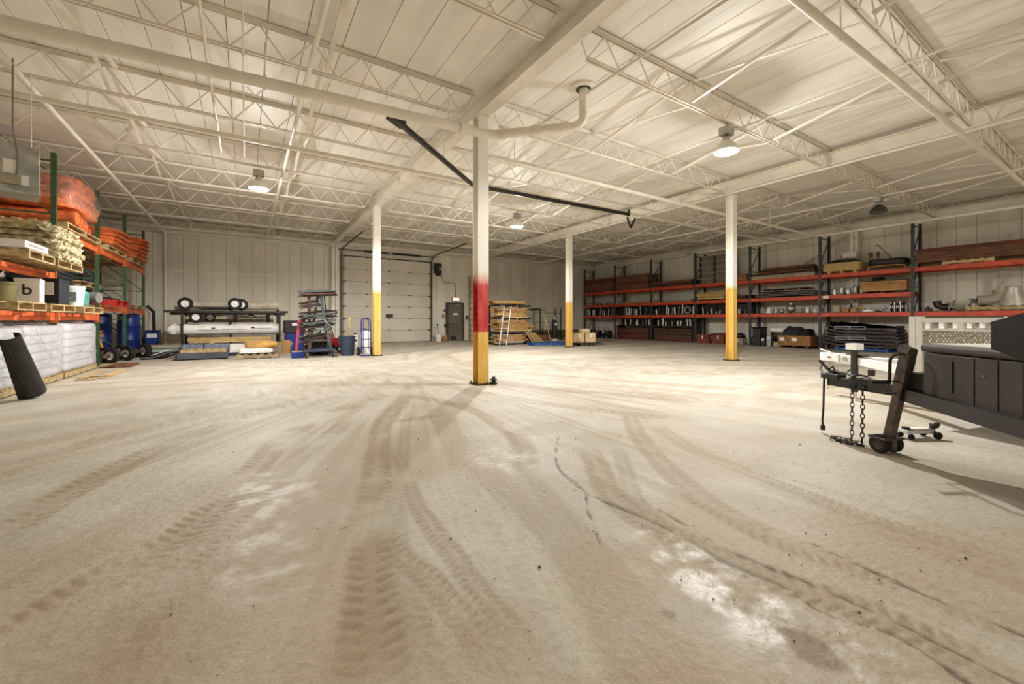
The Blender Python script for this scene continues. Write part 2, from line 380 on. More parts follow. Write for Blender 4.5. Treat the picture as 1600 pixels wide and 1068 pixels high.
def wall(name, label, axis, pos, a0, a1, inward, skip=()):
    """backing slab plus vertical panels; axis is the wall's running direction"""
    t = .15
    mb = MB()
    if axis == 'x': mb.bb(a0, a1, pos - inward * .02, pos - inward * (t + .02), 0, ZD + .2)
    else: mb.bb(pos - inward * .02, pos - inward * (t + .02), a0, a1, 0, ZD + .2)
    o = tag(mb.build(name, m_seam), label, 'wall', kind='structure')
    k = a0 + pw / 2
    while k < a1 + pw / 2:
        z0 = 0.
        for s0, s1, top in skip:
            if s0 < k < s1: z0 = top
        h = ZD - .02 - z0
        c = (k, pos - inward * .01, z0 + h / 2) if axis == 'x' else (pos - inward * .01, k, z0 + h / 2)
        d = (pw - .009, .022, h) if axis == 'x' else (.022, pw - .009, h)
        piece('wall_panel', m_wall, o, c, d)
        k += pw
    return o
wb = wall('wall_back', 'far wall of cream vertical metal panels behind the roll rack and overhead door', 'x', YB, XL, XR, -1, ((3.8, 8.1, 4.1), (9.1, 10.0, 2.03)))
wr = wall('wall_right', 'right wall of cream vertical metal panels behind the long pallet rack', 'y', XR, YN, YB, -1)
wl = wall('wall_left', 'left wall of cream metal panels behind the green rack', 'y', XL, YN, YB, 1)
tag(MB().bb(XL - .2, XR + .2, YN - .2, YN, 0, ZD + .2).build('wall_near', m_wall), 'cream wall behind the viewer', 'wall', kind='structure')
# ledger beams and dado
t = tag(MB().bb(XL, XR, YB - .16, YB - .001, 4.46, 4.50).bb(XL, XR, YB - .05, YB - .001, 4.5, 4.72).bb(XL, XR, YB - .16, YB - .001, 4.70, 4.73).build('trim_1', m_steel), 'cream steel channel along the top of the far wall', 'beam', kind='structure')
t = tag(MB().bb(XR - .2, XR - .001, YN, YB - .17, 4.52, 4.55).bb(XR - .08, XR - .001, YN, YB - .17, 4.55, 4.83).bb(XR - .2, XR - .001, YN, YB - .17, 4.83, 4.86).build('trim_2', m_steel), 'cream steel channel along the top of the right wall', 'beam', kind='structure')
t = tag(MB().bb(XL + .001, XL + .16, YN, YB - .17, 4.50, 4.53).bb(XL + .001, XL + .05, YN, YB - .17, 4.53, 4.8).bb(XL + .001, XL + .16, YN, YB - .17, 4.8, 4.83).build('trim_3', m_steel), 'cream steel channel along the top of the left wall', 'beam', kind='structure')
tag(MB().bb(XL, 3.3, YB - .018, YB - .001, 3.0, 3.03).build('trim_4', m_steel), 'thin cream rail on the far wall left of the overhead door', 'trim', kind='structure')
tag(MB().bb(11.4, XR, YB - .03, YB - .001, 0, .5).build('baseboard_back', mat('curb', '#6e6350', .8)), 'dark curb along the foot of the far wall right of the door', 'baseboard', kind='structure')
# wall columns
for i, (x, y, wx, wy, lb) in enumerate(((3.45, YB - .14, .3, .24, 'left of the overhead door'), (X2, YB - .14, .24, .24, 'right of the wall ladder'), (XR - .14, YC1, .24, .26, 'behind the wooden crate on the right rack'), (XR - .14, YC2, .24, .24, 'behind the grey banded boxes'))):
    mb = MB()
    if i < 2: mb.bb(x - wx / 2, x + wx / 2, y - .12, y - .105, 0, 4.45).bb(x - wx / 2, x + wx / 2, y + .10, y + .115, 0, 4.45).bb(x - .01, x + .01, y - .12, y + .115, 0, 4.45)
    else: mb.bb(x - .12, x - .105, y - wy / 2, y + wy / 2, 0, 4.5).bb(x + .10, x + .115, y - wy / 2, y + wy / 2, 0, 4.5).bb(x - .12, x + .115, y - .01, y + .01, 0, 4.5)
    one(mb, 'wall_column', m_steel, 'cream steel wall column ' + lb, 'column', 'wall columns')
one(MB().bar((XR - .1, 9.0, 2.9), (XR - .1, 6.45, 4.5), .02, .11, (1, 0, 0)), 'wall_brace', m_steel, 'diagonal cream flat brace on the right wall above the brown slabs', 'brace')

# ------------------------------------------------------------------ girders, columns
def girder(x, label):
    g = thing('roof_girder', label, 'girder', (x, 0, HG), group='roof girders')
    MB().bb(-.11, .11, YN + .02, YB - .3, 0, .016).build('bottom_flange', m_steel, g)
    MB().bb(-.006, .006, YN + .02, YB - .3, .016, .274).build('web', m_steel, g)
    MB().bb(-.11, .11, YN + .02, YB - .3, .274, .29).build('top_flange', m_steel, g)
girder(X1, 'cream steel roof girder over the red and yellow painted column')
girder(X2, 'cream steel roof girder over the right pair of yellow based columns')

def paint_mat(name, yellow, red=None):
    m = bpy.data.materials.new(name); m.use_nodes = True; N = m.node_tree.nodes; L = m.node_tree.links; b = N['Principled BSDF']
    b.inputs['Roughness'].default_value = .5
    g = N.new('ShaderNodeNewGeometry'); s = N.new('ShaderNodeSeparateXYZ'); L.new(g.outputs['Position'], s.inputs[0])
    nz = N.new('ShaderNodeTexNoise'); nz.inputs['Scale'].default_value = 6; nz.inputs['Detail'].default_value = 6
    mp = N.new('ShaderNodeMapping'); mp.inputs['Scale'].default_value = (4, 4, .6); L.new(g.outputs['Position'], mp.inputs[0]); L.new(mp.outputs[0], nz.inputs['Vector'])
    cur = None
    def mix(f, a, c):
        n = N.new('ShaderNodeMix'); n.data_type = 'RGBA'; L.new(f, n.inputs[0])
        for i, v in ((6, a), (7, c)):
            if isinstance(v, tuple): n.inputs[i].default_value = (*v, 1)
            else: L.new(v, n.inputs[i])
        return n.outputs[2]
    def step(z, soft):
        a = N.new('ShaderNodeMath'); a.operation = 'MULTIPLY_ADD'; L.new(nz.outputs['Fac'], a.inputs[0]); a.inputs[1].default_value = soft * 1.5; L.new(s.outputs[2], a.inputs[2])
        r = N.new('ShaderNodeMapRange'); L.new(a.outputs[0], r.inputs[0]); r.inputs[1].default_value = z + soft * .75 - soft; r.inputs[2].default_value = z + soft * .75 + soft
        return r.outputs[0]
    vr = N.new('ShaderNodeMapRange'); L.new(nz.outputs['Fac'], vr.inputs[0]); vr.inputs[1].default_value = .35; vr.inputs[2].default_value = .7
    ye = mix(vr.outputs[0], lin('#d9a843'), lin('#e5c272')); wh = lin('#ece7da')
    if red:
        rd = mix(vr.outputs[0], lin('#b01d1c'), lin('#cf4f46'))
        c = mix(step(red, .12), rd, wh); c = mix(step(yellow, .008), ye, c)
    else: c = mix(step(yellow, .06), ye, wh)
    L.new(c, b.inputs['Base Color']); return m
def column(x, y, m, label, bolts=False):
    c = thing('steel_column', label, 'column', (x, y, 0), group='free standing steel columns')
    h = .1
    MB().bb(-h, h, -h, -h + .014, .02, HG).bb(-h, h, h - .014, h, .02, HG).bb(-.006, .006, -h + .014, h - .014, .02, HG).build('post', m, c)
    MB().bb(-.15, .15, -.15, .15, 0, .02).build('base_plate', m_dark, c)
    MB().bb(-.11, .11, -.13, .13, HG - .015, HG - .001).build('cap_plate', m_steel, c)
    for sx in (-1, 1):
        for sy in (-1, 1): MB().cyl((sx * .125, sy * .12, .02), (sx * .125, sy * .12, .05), .012, 6).build('anchor_bolt', m_dark, c)
    return c
column(X1, YC1, paint_mat('paint_a', .9, 1.82), 'white steel column with red band and yellow foot, nearest the viewer')
column(X1, YC2, paint_mat('paint_b', 1.98), 'white steel column with yellow foot beside the blue hand truck')
column(X2, YC2, paint_mat('paint_b'+'2', 1.84), 'white steel column with yellow foot beside the boxes on a dolly')
column(X2, YC1, paint_mat('paint_c', 2.0), 'white steel column with yellow foot in front of the right rack')
s = thing('floor_standpipe', 'small dark stacked steel fitting on the floor at the foot of the red banded column', 'fitting', (3.60, 6.20, 0))
MB().lathe([(0, 0), (.06, 0), (.06, .03), (.035, .035), (.035, .06), (.06, .065), (.06, .09), (.03, .095), (.03, .13), (0, .13)], n=14).build('body', m_dark, s)

# ------------------------------------------------------------------ open web joists
ZT, ZBm = ZD - .02, 4.53
def joist_mesh(L):
    n = max(2, round((L - .5) / .62)); a0, a1 = .25, L - .25; p = (a1 - a0) / n
    top = MB(); bot = MB(); web = MB()
    for sy in (-1, 1):
        top.bb(0, L, sy * .014, sy * .05, ZT - .008, ZT).bb(0, L, sy * .014, sy * .020, ZT - .045, ZT - .008)
        bot.bb(a0, a1, sy * .014, sy * .042, ZBm, ZBm + .006).bb(a0, a1, sy * .014, sy * .020, ZBm, ZBm + .04)
    pts = [(.03, 0, ZT - .03)]
    for i in range(n + 1):
        pts.append((a0 + p * i, 0, ZBm + .02))
        if i < n: pts.append((a0 + p * (i + .5), 0, ZT - .025))
    pts.append((L - .03, 0, ZT - .03))
    for a, b in zip(pts, pts[1:]): web.cyl(a, b, .011, 6)
    return top, bot, web
for bay, (xa, xb, lb) in enumerate(((XL + .05, X1 - .12, 'left bay'), (X1 + .12, X2 - .12, 'middle bay'), (X2 + .12, XR - .22, 'right bay'))):
    tm_, bm_, wm_ = joist_mesh(xb - xa); proto = None
    js = [y for y in JY if y < YB - .3]
    for k, y in enumerate(reversed(js)):
        if proto is None:
            o = thing('roof_joist', '', 'joist', (xa, y, 0)); parts = [tm_.build('top_chord', m_steel, o), bm_.build('bottom_chord', m_steel, o), wm_.build('web', m_steel, o, smooth=True)]
            CH[o] = parts; proto = o
        else:
            o = copy_tree(proto); o.location.y = y
        tag(o, 'cream open web roof joist, %s from the far wall, %s' % (ORD[k], lb.split(' b')[0] + ' roof bay'), 'joist', 'roof joists of the ' + lb.split(' b')[0] + ' bay')
# cross bridging between neighbouring joists
for xs, lb in ((-1.7, 'in the left bay nearer the left wall'), (.98, 'in the left bay nearer the first girder'), (6.01, 'in the middle bay nearer the first girder'), (8.6, 'in the middle bay nearer the second girder'), (14.0, 'in the right bay nearer the second girder'), (16.85, 'in the right bay nearer the right wall')):
    t = thing('cross_bridging', 'row of crossed cream angle braces between joists ' + lb, 'bracing', (xs, 0, 0), group='cross bridging rows')
    wd = .05
    js = [y for y in JY if y < YB - .3]
    for a, b in zip(js, js[1:]):
        MB().bar((-.03, a + .06, ZT - .06), (-.03, b - .06, ZBm + .03), wd, .008).bar((-.03 - wd / 2, a + .06, ZT - .045), (-.03 - wd / 2, b - .06, ZBm + .045), .008, .03).build('brace', m_steel, t)
        MB().bar((.03, a + .06, ZBm + .03), (.03, b - .06, ZT - .06), wd, .008).bar((.03 + wd / 2, a + .06, ZBm + .045), (.03 + wd / 2, b - .06, ZT - .045), .008, .03).build('brace', m_steel, t)

# ------------------------------------------------------------------ pipes under the roof
def pipe(name, label, pts, r, m, hang=(), cat='pipe', coup=()):
    t = thing(name, label, cat, pts[0]); o = Vector(pts[0])
    P = [Vector(p) - o for p in pts]
    MB().tube(P, r, 12).build('pipe_run', m, t, smooth=True)
    for c, d in coup:
        c = Vector(c) - o; d = Vector(d).normalized() * .06; MB().cyl(c - d, c + d, r * 1.22, 12).build('coupling', m, t, smooth=True)
    for (hx, hy, hz, top) in hang:
        h = Vector((hx, hy, hz)) - o
        MB().cyl(h + Vector((0, 0, r)), h + Vector((0, 0, top - hz)), .008, 6).build('hanger_rod', m_steel, t)
        MB().cyl(h + Vector((0, 0, -r - .01)), h + Vector((0, 0, r + .03)), .016, 8).build('clamp', m_steel, t)
    return t
def arc(c, a, b, n=6):
    c, a, b = Vector(c), Vector(a), Vector(b); return [tuple((a * (1 - t) ** 2 + c * 2 * t * (1 - t) + b * t * t)) for t in [i / n for i in range(n + 1)]]
pipe('gas_flue', 'thick white flue pipe bending round the red banded column and rising to the roof',
     [(XL + .1, 6.08, 3.9), (3.0, 6.08, 4.2)] + arc((3.42, 6.08, 4.2), (3.2, 6.08, 4.2), (3.6, 5.98, 4.22)) + [(4.45, 5.42, 4.33)] + arc((4.75, 5.22, 4.36), (4.6, 5.32, 4.34), (4.76, 5.21, 4.52)) + [(4.76, 5.21, ZD + .01)], .075, m_pipe,
     hang=((-2.2, 6.08, 3.985, 4.6), (.2, 6.08, 4.084, 4.6), (2.7, 6.08, 4.188, 4.6)), coup=(((3.62, 5.97, 4.22), (.85, -.56, .1)), ((4.1, 5.65, 4.28), (.85, -.56, .12)), ((2.95, 6.08, 4.2), (1, 0, 0)), ((4.5, 5.39, 4.335), (.85, -.56, .1))), cat='flue')
t = thing('roof_collar', 'round white collar where the flue goes through the roof', 'flue collar', (4.76, 5.21, ZD - .04))
MB().lathe([(.085, .0), (.2, .0), (.22, .01), (.22, .04), (.085, .04)], n=24).build('ring', m_pipe, t, smooth=True); MB().lathe([(.09, -.004), (.13, -.004), (.13, .0), (.09, 0)], n=20).build('opening', m_black, t)
pipe('water_main', 'white pipe running along the left roof bay then down the far wall', [(-2.6, YN + .1, 4.44)] + [(-2.6, YB - .5, 4.44)] + arc((-2.6, YB - .12, 4.44), (-2.6, YB - .35, 4.44), (-2.6, YB - .12, 4.2)) + [(-2.6, YB - .12, .02)], .04, m_pipe, hang=((-2.6, 8.7, 4.44, 4.6), (-2.6, 13.2, 4.44, 4.6), (-2.6, 17.7, 4.44, 4.6)))
pipe('ceiling_conduit', 'round white conduit along the left roof bay under the crossed braces', [(.72, YN + .1, 4.48), (.72, YB - .4, 4.48)], .032, m_pipe, hang=((.72, 4.08, 4.48, 4.6), (.72, 10.87, 4.48, 4.6), (.72, 15.39, 4.48, 4.6)))
pipe('sprinkler_pipe', 'long white pipe crossing all bays beyond the red banded column', [(XL + .1, 8.72, 4.28), (XR - .3, 8.62, 4.36)], .042, m_pipe, hang=((-2, 8.7, 4.29, 4.6), (.9, 8.7, 4.3, 4.6), (3.0, 8.7, 4.31, 4.6), (6.2, 8.68, 4.32, 4.6), (9.2, 8.66, 4.33, 4.6), (14, 8.64, 4.34, 4.6)))
pipe('feed_pipe', 'white pipe from the red banded column to the right rack', [(3.56, 6.78, 4.14), (17.2, 6.78, 4.16)] + arc((17.5, 6.78, 4.16), (17.3, 6.78, 4.16), (17.5, 6.5, 4.16)) + [(17.5, YN + .3, 4.14)], .045, m_pipe, hang=((4.4, 6.78, 4.14, 4.6), (6.9, 6.78, 4.14, 4.6), (10.2, 6.78, 4.15, 4.6), (14.2, 6.78, 4.15, 4.6), (17.5, 4.08, 4.16, 4.6)))
pipe('branch_pipe', 'thin white pipe over the far end of the right rack', [(17.5, 6.95, 4.16), (17.5, 11.5, 4.2)], .03, m_pipe, hang=((17.5, 10.87, 4.195, 4.6),))
pipe('small_conduit', 'thin white conduit under the middle bay joists beside the first girder', [(4.25, -2.0, 4.46), (4.25, 6.3, 4.46)], .02, m_pipe)
pipe('lamp_conduit', 'thin white conduit in line with the lit lamp of the middle bay', [(7.35, -4., 4.49), (7.35, 17.6, 4.49)], .016, m_pipe)
pipe('eave_conduit', 'thin white conduit under the second girder', [(X2 - .28, -4., 4.49), (X2 - .28, 19.5, 4.49)], .022, m_pipe)
pipe('right_bay_conduit', 'white conduit in line with the unlit lamp in the right bay', [(14.6, -4., 4.49), (14.6, 19.5, 4.49)], .028, m_pipe)
pipe('side_pipe', 'thick white pipe crossing the nearest right roof bays', [(3.6, 1.97, 4.28), (17.4, 1.68, 4.28)], .045, m_pipe, hang=((5.6, 1.93, 4.28, 4.6), (8.6, 1.865, 4.28, 4.6), (11.6, 1.8, 4.28, 4.6), (14.4, 1.745, 4.28, 4.6)))
b = pipe('black_flue', 'black heater pipe dropping diagonally from the white flue then running right', [(1.86, 6.24, 4.16), (4.18, 8.3, 4.18)] + arc((4.35, 8.45, 4.18), (4.25, 8.36, 4.18), (4.5, 8.47, 4.18)) + [(9.55, 8.5, 4.24)], .05, m_blackg, hang=((3.2, 7.43, 4.19, 4.6), (6.3, 8.48, 4.2, 4.6), (8.4, 8.49, 4.23, 4.6)), cat='flue')
MB().bar((7.65, 2.28, -.0), (7.8, 2.28, -.3), .03, .06).bar((8.0, 2.28, -.0), (7.8, 2.28, -.3), .03, .06).bar((7.72, 2.28, .03), (7.72, 2.28, .22), .05, .05).build('end_bracket', m_black, b)
MB().bar((-.06, -.05, .0), (.22, .18, .01), .12, .12).build('head_fitting', m_black, b)
pipe('bay_conduit', 'thin white conduit over the left bay ending short of the left lamp', [(-.42, -4.5, 4.49), (-.42, 10.2, 4.49)], .02, m_pipe, hang=((-.42, 4.08, 4.49, 4.6), (-.42, 8.6, 4.49, 4.6)))
pipe('lamp_conduit', 'very thin white conduit leading to the left lamp', [(-.03, -4.5, 4.5), (-.03, 10.75, 4.5)], .012, m_pipe, hang=((-.03, 6.34, 4.5, 4.6),))

# ------------------------------------------------------------------ high bay lamps
m_lens = mat('lamp_lens', (1., .95, .86), .4, var=0, emit=30)
m_acryl = mat('lamp_reflector', '#e9e6de', .25, var=.05)
def lamp(x, y, ztop, label, on=True, seen=True, power=1., size=1., dome=None):
    t = thing('high_bay_lamp', label, 'lamp', (x, y, ztop), group='high bay lamps')
    d = .5
    MB().tube([(0, 0, .02), (.02, 0, -.01), (0, 0, -.05)], .006, 6).build('hook', m_dark, t)
    MB().bb(-.11, .11, -.08, .08, -.19, -.05).build('ballast_housing', m_galv, t, bevel=.01)
    MB().lathe([(0, -.19), (.05, -.19), (.06, -.24), (.06, -.29), (0, -.29)], n=16).build('socket_cup', m_galv, t, smooth=True)
    MB().lathe([(.06, -.27), (.1, -.3), (.15, -.35), (.19, -.43), (.2, -.47), (.19, -.47), (.14, -.36), (.09, -.31), (.055, -.28)], n=24).build('reflector', dome or m_acryl, t, smooth=True)
    MB().lathe([(0, -.515), (.08, -.51), (.15, -.495), (.19, -.468), (.15, -.462), (0, -.462)], n=24).build('lens', m_lens if on else mat('lens_off', '#5d5a55', .3), t, smooth=True)
    if on:
        ld = bpy.data.lights.new('lamp_light', 'SPOT'); ld.energy = LAMP_W * power * .86; ld.spot_size = R(176); ld.spot_blend = .25; ld.color = LAMP_COL; ld.shadow_soft_size = .08
        lo = bpy.data.objects.new('lamp_light', ld); col.objects.link(lo); lo.parent = t; lo.location = (0, 0, -.565)
        ud = bpy.data.lights.new('lamp_sidelight', 'POINT'); ud.energy = LAMP_W * power * .2; ud.color = LAMP_COL; ud.shadow_soft_size = .1
        uo = bpy.data.objects.new('lamp_sidelight', ud); col.objects.link(uo); uo.parent = t; uo.location = (.0, .0, -.58)
    t.scale = (size,) * 3
    return t
lamp(.24, 10.87, 4.5, 'lit high bay lamp with silver ballast in the left roof bay')
lamp(7.05, 4.08, 4.5, 'brightest lit high bay lamp nearest the viewer in the middle roof bay', power=1.1)
lamp(7.15, 10.87, 4.5, 'small distant lit high bay lamp beyond the white feed pipe')
lamp(14.3, 4.08, 4.46, 'unlit dark high bay lamp over the right rack', on=False, dome=mat('dark_dome', '#3b3833', .4))
lamp(.3, -2.7, 4.5, 'added unseen fill lamp of the left bay behind the viewer', power=.2)  # added fill light, placed on the same ceiling grid
lamp(14.3, -2.7, 4.5, 'added unseen fill lamp of the right bay behind the viewer', power=.45)  # extra unseen lamp, added to brighten the right rack

# ================================================================== DOORS
YD = YB - .03
d = thing('door_1', 'large pale sectional overhead door in the far wall', 'overhead door', (0, 0, 0), kind='structure')
for i in range(7):
    z = .02 + i * .584
    sec = thing('door_section', None, None); sec.parent = d; del_ = None
    sec.name = 'door_section'
    MB().bb(3.86, 8.06, YD - .05, YD - .005, z, z + .574).bb(3.86, 8.06, YD - .054, YD - .05, z + .04, z + .10).bb(3.86, 8.06, YD - .054, YD - .05, z + .47, z + .53).build('section_panel', m_gdoor, sec)
    for x in (3.9, 4.9, 5.95, 7.0, 8.02): MB().bb(x - .05, x + .05, YD - .075, YD - .055, z + .55, z + .595).build('hinge', m_dark, sec)
    for x in (3.84, 8.08): MB().cyl((x - .03, YD - .08, z + .57), (x + .03, YD - .08, z + .57), .028, 8).build('roller', m_dark, sec)
MB().bb(5.8, 6.15, YD - .075, YD - .055, 1.23, 1.40).build('vision_slot', m_black, d)
MB().bb(3.84, 8.08, YD - .055, YD - .01, 0, .022).build('bottom_seal', m_black, d)
MB().bb(3.84, 8.08, YD - .09, YD - .03, 4.10, 4.14).build('top_seal', m_dark, d)
for x, s in ((3.74, -1), (8.17, 1)):
    MB().bb(x - .04, x + .04, YD - .12, YD - .05, .0, 4.15).build('vertical_track', mat('track_steel', '#5d5443', .6), d)
    MB().tube([(x, YD - .1, 4.1), (x, YD - .2, 4.3), (x, YD - .5, 4.42), (x, YD - 4.2, 4.47)], .035, 8).build('horizontal_track', MATS['track_steel'], d, smooth=True)
    MB().bb(x - .06 + s * .06, x + .06 + s * .06, YD - .04, YD - .02, 0, 4.3).build('jamb_trim', m_white if s < 0 else m_steel, d)
MB().cyl((3.6, YD - .18, 4.38), (8.35, YD - .18, 4.38), .02, 8).build('torsion_shaft', m_dark, d, smooth=True)
for xa, xb in ((4.75, 5.8), (6.15, 7.5)): MB().cyl((xa, YD - .18, 4.38), (xb, YD - .18, 4.38), .05, 10).build('torsion_spring', m_black, d, smooth=True)
for x in (5.95, 6.05): MB().bb(x - .02, x + .02, YD - .2, YD - .02, 4.3, 4.46).build('spring_bracket', m_galv, d)
o = thing('door_operator', 'black box door operator mounted right of the overhead door', 'door opener', (8.48, YD - .2, 3.55))
MB().bb(-.16, .16, -.12, .19, 0, .52).build('housing', m_blackg, o, bevel=.02); MB().bb(-.22, -.16, -.05, .05, .2, .5).build('chain_guard', m_dark, o); MB().bb(.02, .1, -.125, -.118, .2, .28).build('data_plate', m_paper, o); MB().bb(-.05, .2, .1, .23, -.1, 0).build('mount', m_black, o)

d = thing('door_2', 'dark olive metal exit door with push bar and white notice in the far wall', 'door', (0, 0, 0), kind='structure')
MB().bb(9.13, 9.97, YD - .03, YD - .002, .01, 1.97).build('door_leaf', m_mdoor, d)
MB().bb(9.04, 9.13, YD - .06, YD - .001, 0, 2.05).bb(9.97, 10.06, YD - .06, YD - .001, 0, 2.05).bb(9.13, 9.97, YD - .06, YD - .001, 1.97, 2.05).build('door_frame', mat('door_frame_dark', '#453d33', .5), d)
MB().bb(9.16, 9.93, YD - .1, YD - .05, .93, .98).bb(9.16, 9.22, YD - .1, YD - .03, .92, .99).bb(9.87, 9.93, YD - .1, YD - .03, .92, .99).build('push_bar', m_alu, d)
MB().bb(9.42, 9.70, YD - .036, YD - .03, 1.38, 1.48).build('notice', m_paper, d)
MB().bb(9.58, 9.8, YD - .09, YD - .03, 1.9, 1.96).build('door_closer', m_alu, d)
MB().bb(9.3, 9.6, YD - .032, YD - .03, .03, .25).build('kick_plate', m_dark, d)
e = thing('exit_sign', 'red lit exit sign above the dark olive door', 'exit sign', (9.55, YD - .08, 2.14))
MB().bb(-.2, .2, -.03, .075, 0, .2).build('sign_housing', mat('exit_housing', '#b5aa95', .5), e)
MB().bb(-.18, .18, -.036, -.03, .015, .17).build('sign_face', mat('exit_face', (1., .32, .25), .4, var=0, emit=2.2), e)
text('EXIT', .12, mat('exit_letters', (1., .85, .8), .4, var=0, emit=5), e, (0, -.038, .09), (R(90), 0, 0))
one(MB().tube([(9.55, YD - .05, 2.34), (9.55, YD - .05, 3.08), (8.9, YD - .05, 3.12), (8.75, YD - .05, 3.35), (8.72, YD - .05, 3.9)], .012, 6), 'conduit', m_dark, 'thin dark conduit from the exit sign up to the door opener', 'conduit')
one(MB().tube([(9.0, YD - .05, 3.3), (10.4, YD - .05, 3.3)], .012, 6), 'conduit', m_steel, 'thin pale conduit across the wall above the exit sign', 'conduit')
for x, z, sx, sz, m, lb in ((8.95, 1.62, .14, .1, m_black, 'upper'), (8.85, 1.32, .14, .2, m_greybox, 'middle'), (8.95, .82, .1, .14, m_black, 'lower')):
    b_ = thing('switch_box', lb + ' small wall box left of the olive exit door', 'switch', (x, YD - .02, z)); MB().bb(-sx / 2, sx / 2, -.07, 0, -sz / 2, sz / 2).build('box', m, b_); MB().bb(-.015, .015, -.085, -.07, -.02, .02).build('button', m_red if m is m_greybox else m_galv, b_)
b_ = thing('pull_station', 'small black pull station right of the olive exit door', 'alarm', (10.25, YD - .02, 1.25)); MB().bb(-.06, .06, -.06, 0, -.1, .1).build('box', m_black, b_); MB().bb(-.03, .03, -.075, -.06, -.04, .0).build('handle', m_white, b_)
lad = thing('wall_ladder', 'tall dark extension ladder standing against the far wall right of the exit door', 'ladder', (10.52, YD - .1, 0))
for sx in (-1, 1): MB().bb(sx * .14 - .025, sx * .14 + .025, -.05, .05, 0, 3.5).build('rail', mat('ladder_rail', '#8b8068', .5), lad)
for k in range(11): MB().cyl((-.13, 0, .25 + k * .3), (.13, 0, .25 + k * .3), .016, 8).build('rung', m_alu, lad)

# ================================================================== small builders
def planks(name, label, cat, x0, x1, y0, y1, z0, rows, cols, th, mats, jit=.0, axis='y', group=None, gap=.006, stick=0, pname='plank'):
    """a pile of boards, each one its own piece; axis is the direction the boards run"""
    t = thing(name, label, cat, ((x0 + x1) / 2, (y0 + y1) / 2, z0), group=group)
    W, Lg = (x1 - x0, y1 - y0) if axis == 'y' else (y1 - y0, x1 - x0); bw = W / cols; z = 0.
    for r in range(rows):
        for c in range(cols):
            m = random.choice(mats); a = -W / 2 + bw * (c + .5); l = Lg * (1 - random.random() * jit); s = (random.random() - .5) * jit * Lg * .6
            cc, dd = ((a, s, z + th / 2), (bw - gap, l, th - .004)) if axis == 'y' else ((s, a, z + th / 2), (l, bw - gap, th - .004))
            piece(pname, m, t, cc, dd, (0, 0, (random.random() - .5) * jit * .15))
        z += th
        if stick and r < rows - 1 and (r + 1) % stick == 0:
            for f in (-.35, .35):
                cc, dd = ((0, f * Lg, z + .012), (W * .96, .05, .022)) if axis == 'y' else ((f * Lg, 0, z + .012), (.05, W * .96, .022))
                piece('spacer', random.choice(mats), t, cc, dd)
            z += .024
    return t
def pallet(label, loc, rz=0, L=1.2, W=1.0, m=None, group='wooden pallets', h=.13, tilt=None, parent=None, n=6):
    m = m or m_pallet; t = thing('pallet', label, 'pallet', loc, rz, group)
    if tilt: t.rotation_euler = (tilt[0], tilt[1], rz)
    k = h / .13
    for i in range(n): piece('deck_board', m, t, (-L / 2 + .05 + i * (L - .1) / (n - 1), 0, h - .01 * k), (.095, W, .02 * k))
    for s in (-1, 0, 1): piece('stringer', m, t, (0, s * (W / 2 - .025), h / 2), (L, .045, h - .045 * k))
    for s in (-1, 0, 1): piece('bottom_board', m, t, (s * (L / 2 - .05), 0, .011 * k), (.095, W, .02 * k))
    return t
def carton(label, x, y, z, sx, sy, sz, m=None, rz=0, group=None, open_=False, tape=True, cat='box', name='carton'):
    t = thing(name, label, cat, (x, y, z), rz, group); m = m or m_card
    if open_:
        MB().bb(-sx / 2, sx / 2, -sy / 2, sy / 2, 0, .01).bb(-sx / 2, -sx / 2 + .012, -sy / 2, sy / 2, 0, sz).bb(sx / 2 - .012, sx / 2, -sy / 2, sy / 2, 0, sz).bb(-sx / 2, sx / 2, -sy / 2, -sy / 2 + .012, 0, sz).bb(-sx / 2, sx / 2, sy / 2 - .012, sy / 2, 0, sz).build('body', m, t)
        for s in (-1, 1): MB().box((s * (sx / 2 + .05), 0, sz + .03), (.12, sy, .01), (0, s * -.5, 0)).build('flap', m, t)
    else:
        MB().bb(-sx / 2, sx / 2, -sy / 2, sy / 2, 0, sz).build('body', m, t, bevel=.008)
        MB().bb(-sx / 2 - .003, sx / 2 + .003, -sy / 2 - .003, sy / 2 + .003, sz * .9, sz + .004).build('lid', m, t)
    if tape: MB().bb(-sx / 2 - .004, -sx / 2 - .001, -.03, .03, sz * .5, sz * .88).bb(-.03, .03, -sy / 2 - .004, -sy / 2 - .001, sz * .5, sz * .88).build('tape', m_paper, t)
    return t
def wheel(parent, c, r, wd, axis='x', hub=None, name='wheel'):
    """tyre with a hub, hub is a sub-part"""
    k = [(r * .55, -wd / 2), (r * .9, -wd / 2), (r, -wd * .3), (r, wd * .3), (r * .9, wd / 2), (r * .55, wd / 2), (r * .55, -wd / 2)]
    o = MB().lathe(k, n=20, axis=axis).build(name, m_rubber, parent, smooth=True); o.location = c
    MB().lathe([(0, -wd * .3), (r * .15, -wd * .38), (r * .35, -wd * .2), (r * .56, -wd * .4), (r * .56, wd * .4), (r * .35, wd * .2), (r * .15, wd * .38), (0, wd * .3)], n=20, axis=axis).build('hub', hub or m_white, o, smooth=True)
    return o
def roll(name, label, p, q, r, m, cat='roll', group=None, core=True):
    p, q = Vector(p), Vector(q); t = thing(name, label, cat, p, group=group); d = (q - p); u_ = d.normalized()
    MB().cyl((0, 0, 0), d, r, 20).build('body', m, t, smooth=True)
    if core:
        x = u_.orthogonal().normalized(); y = u_.cross(x)
        for e, s in ((Vector((0, 0, 0)), -1), (d, 1)):
            pts = [e + u_ * s * .004 + (x * math.cos(a * .7) + y * math.sin(a * .7)) * (r * (.15 + .8 * a / 26)) for a in range(27)]
            MB().tube(pts, r * .045, 5).build('spiral_end', m, t)
    return t

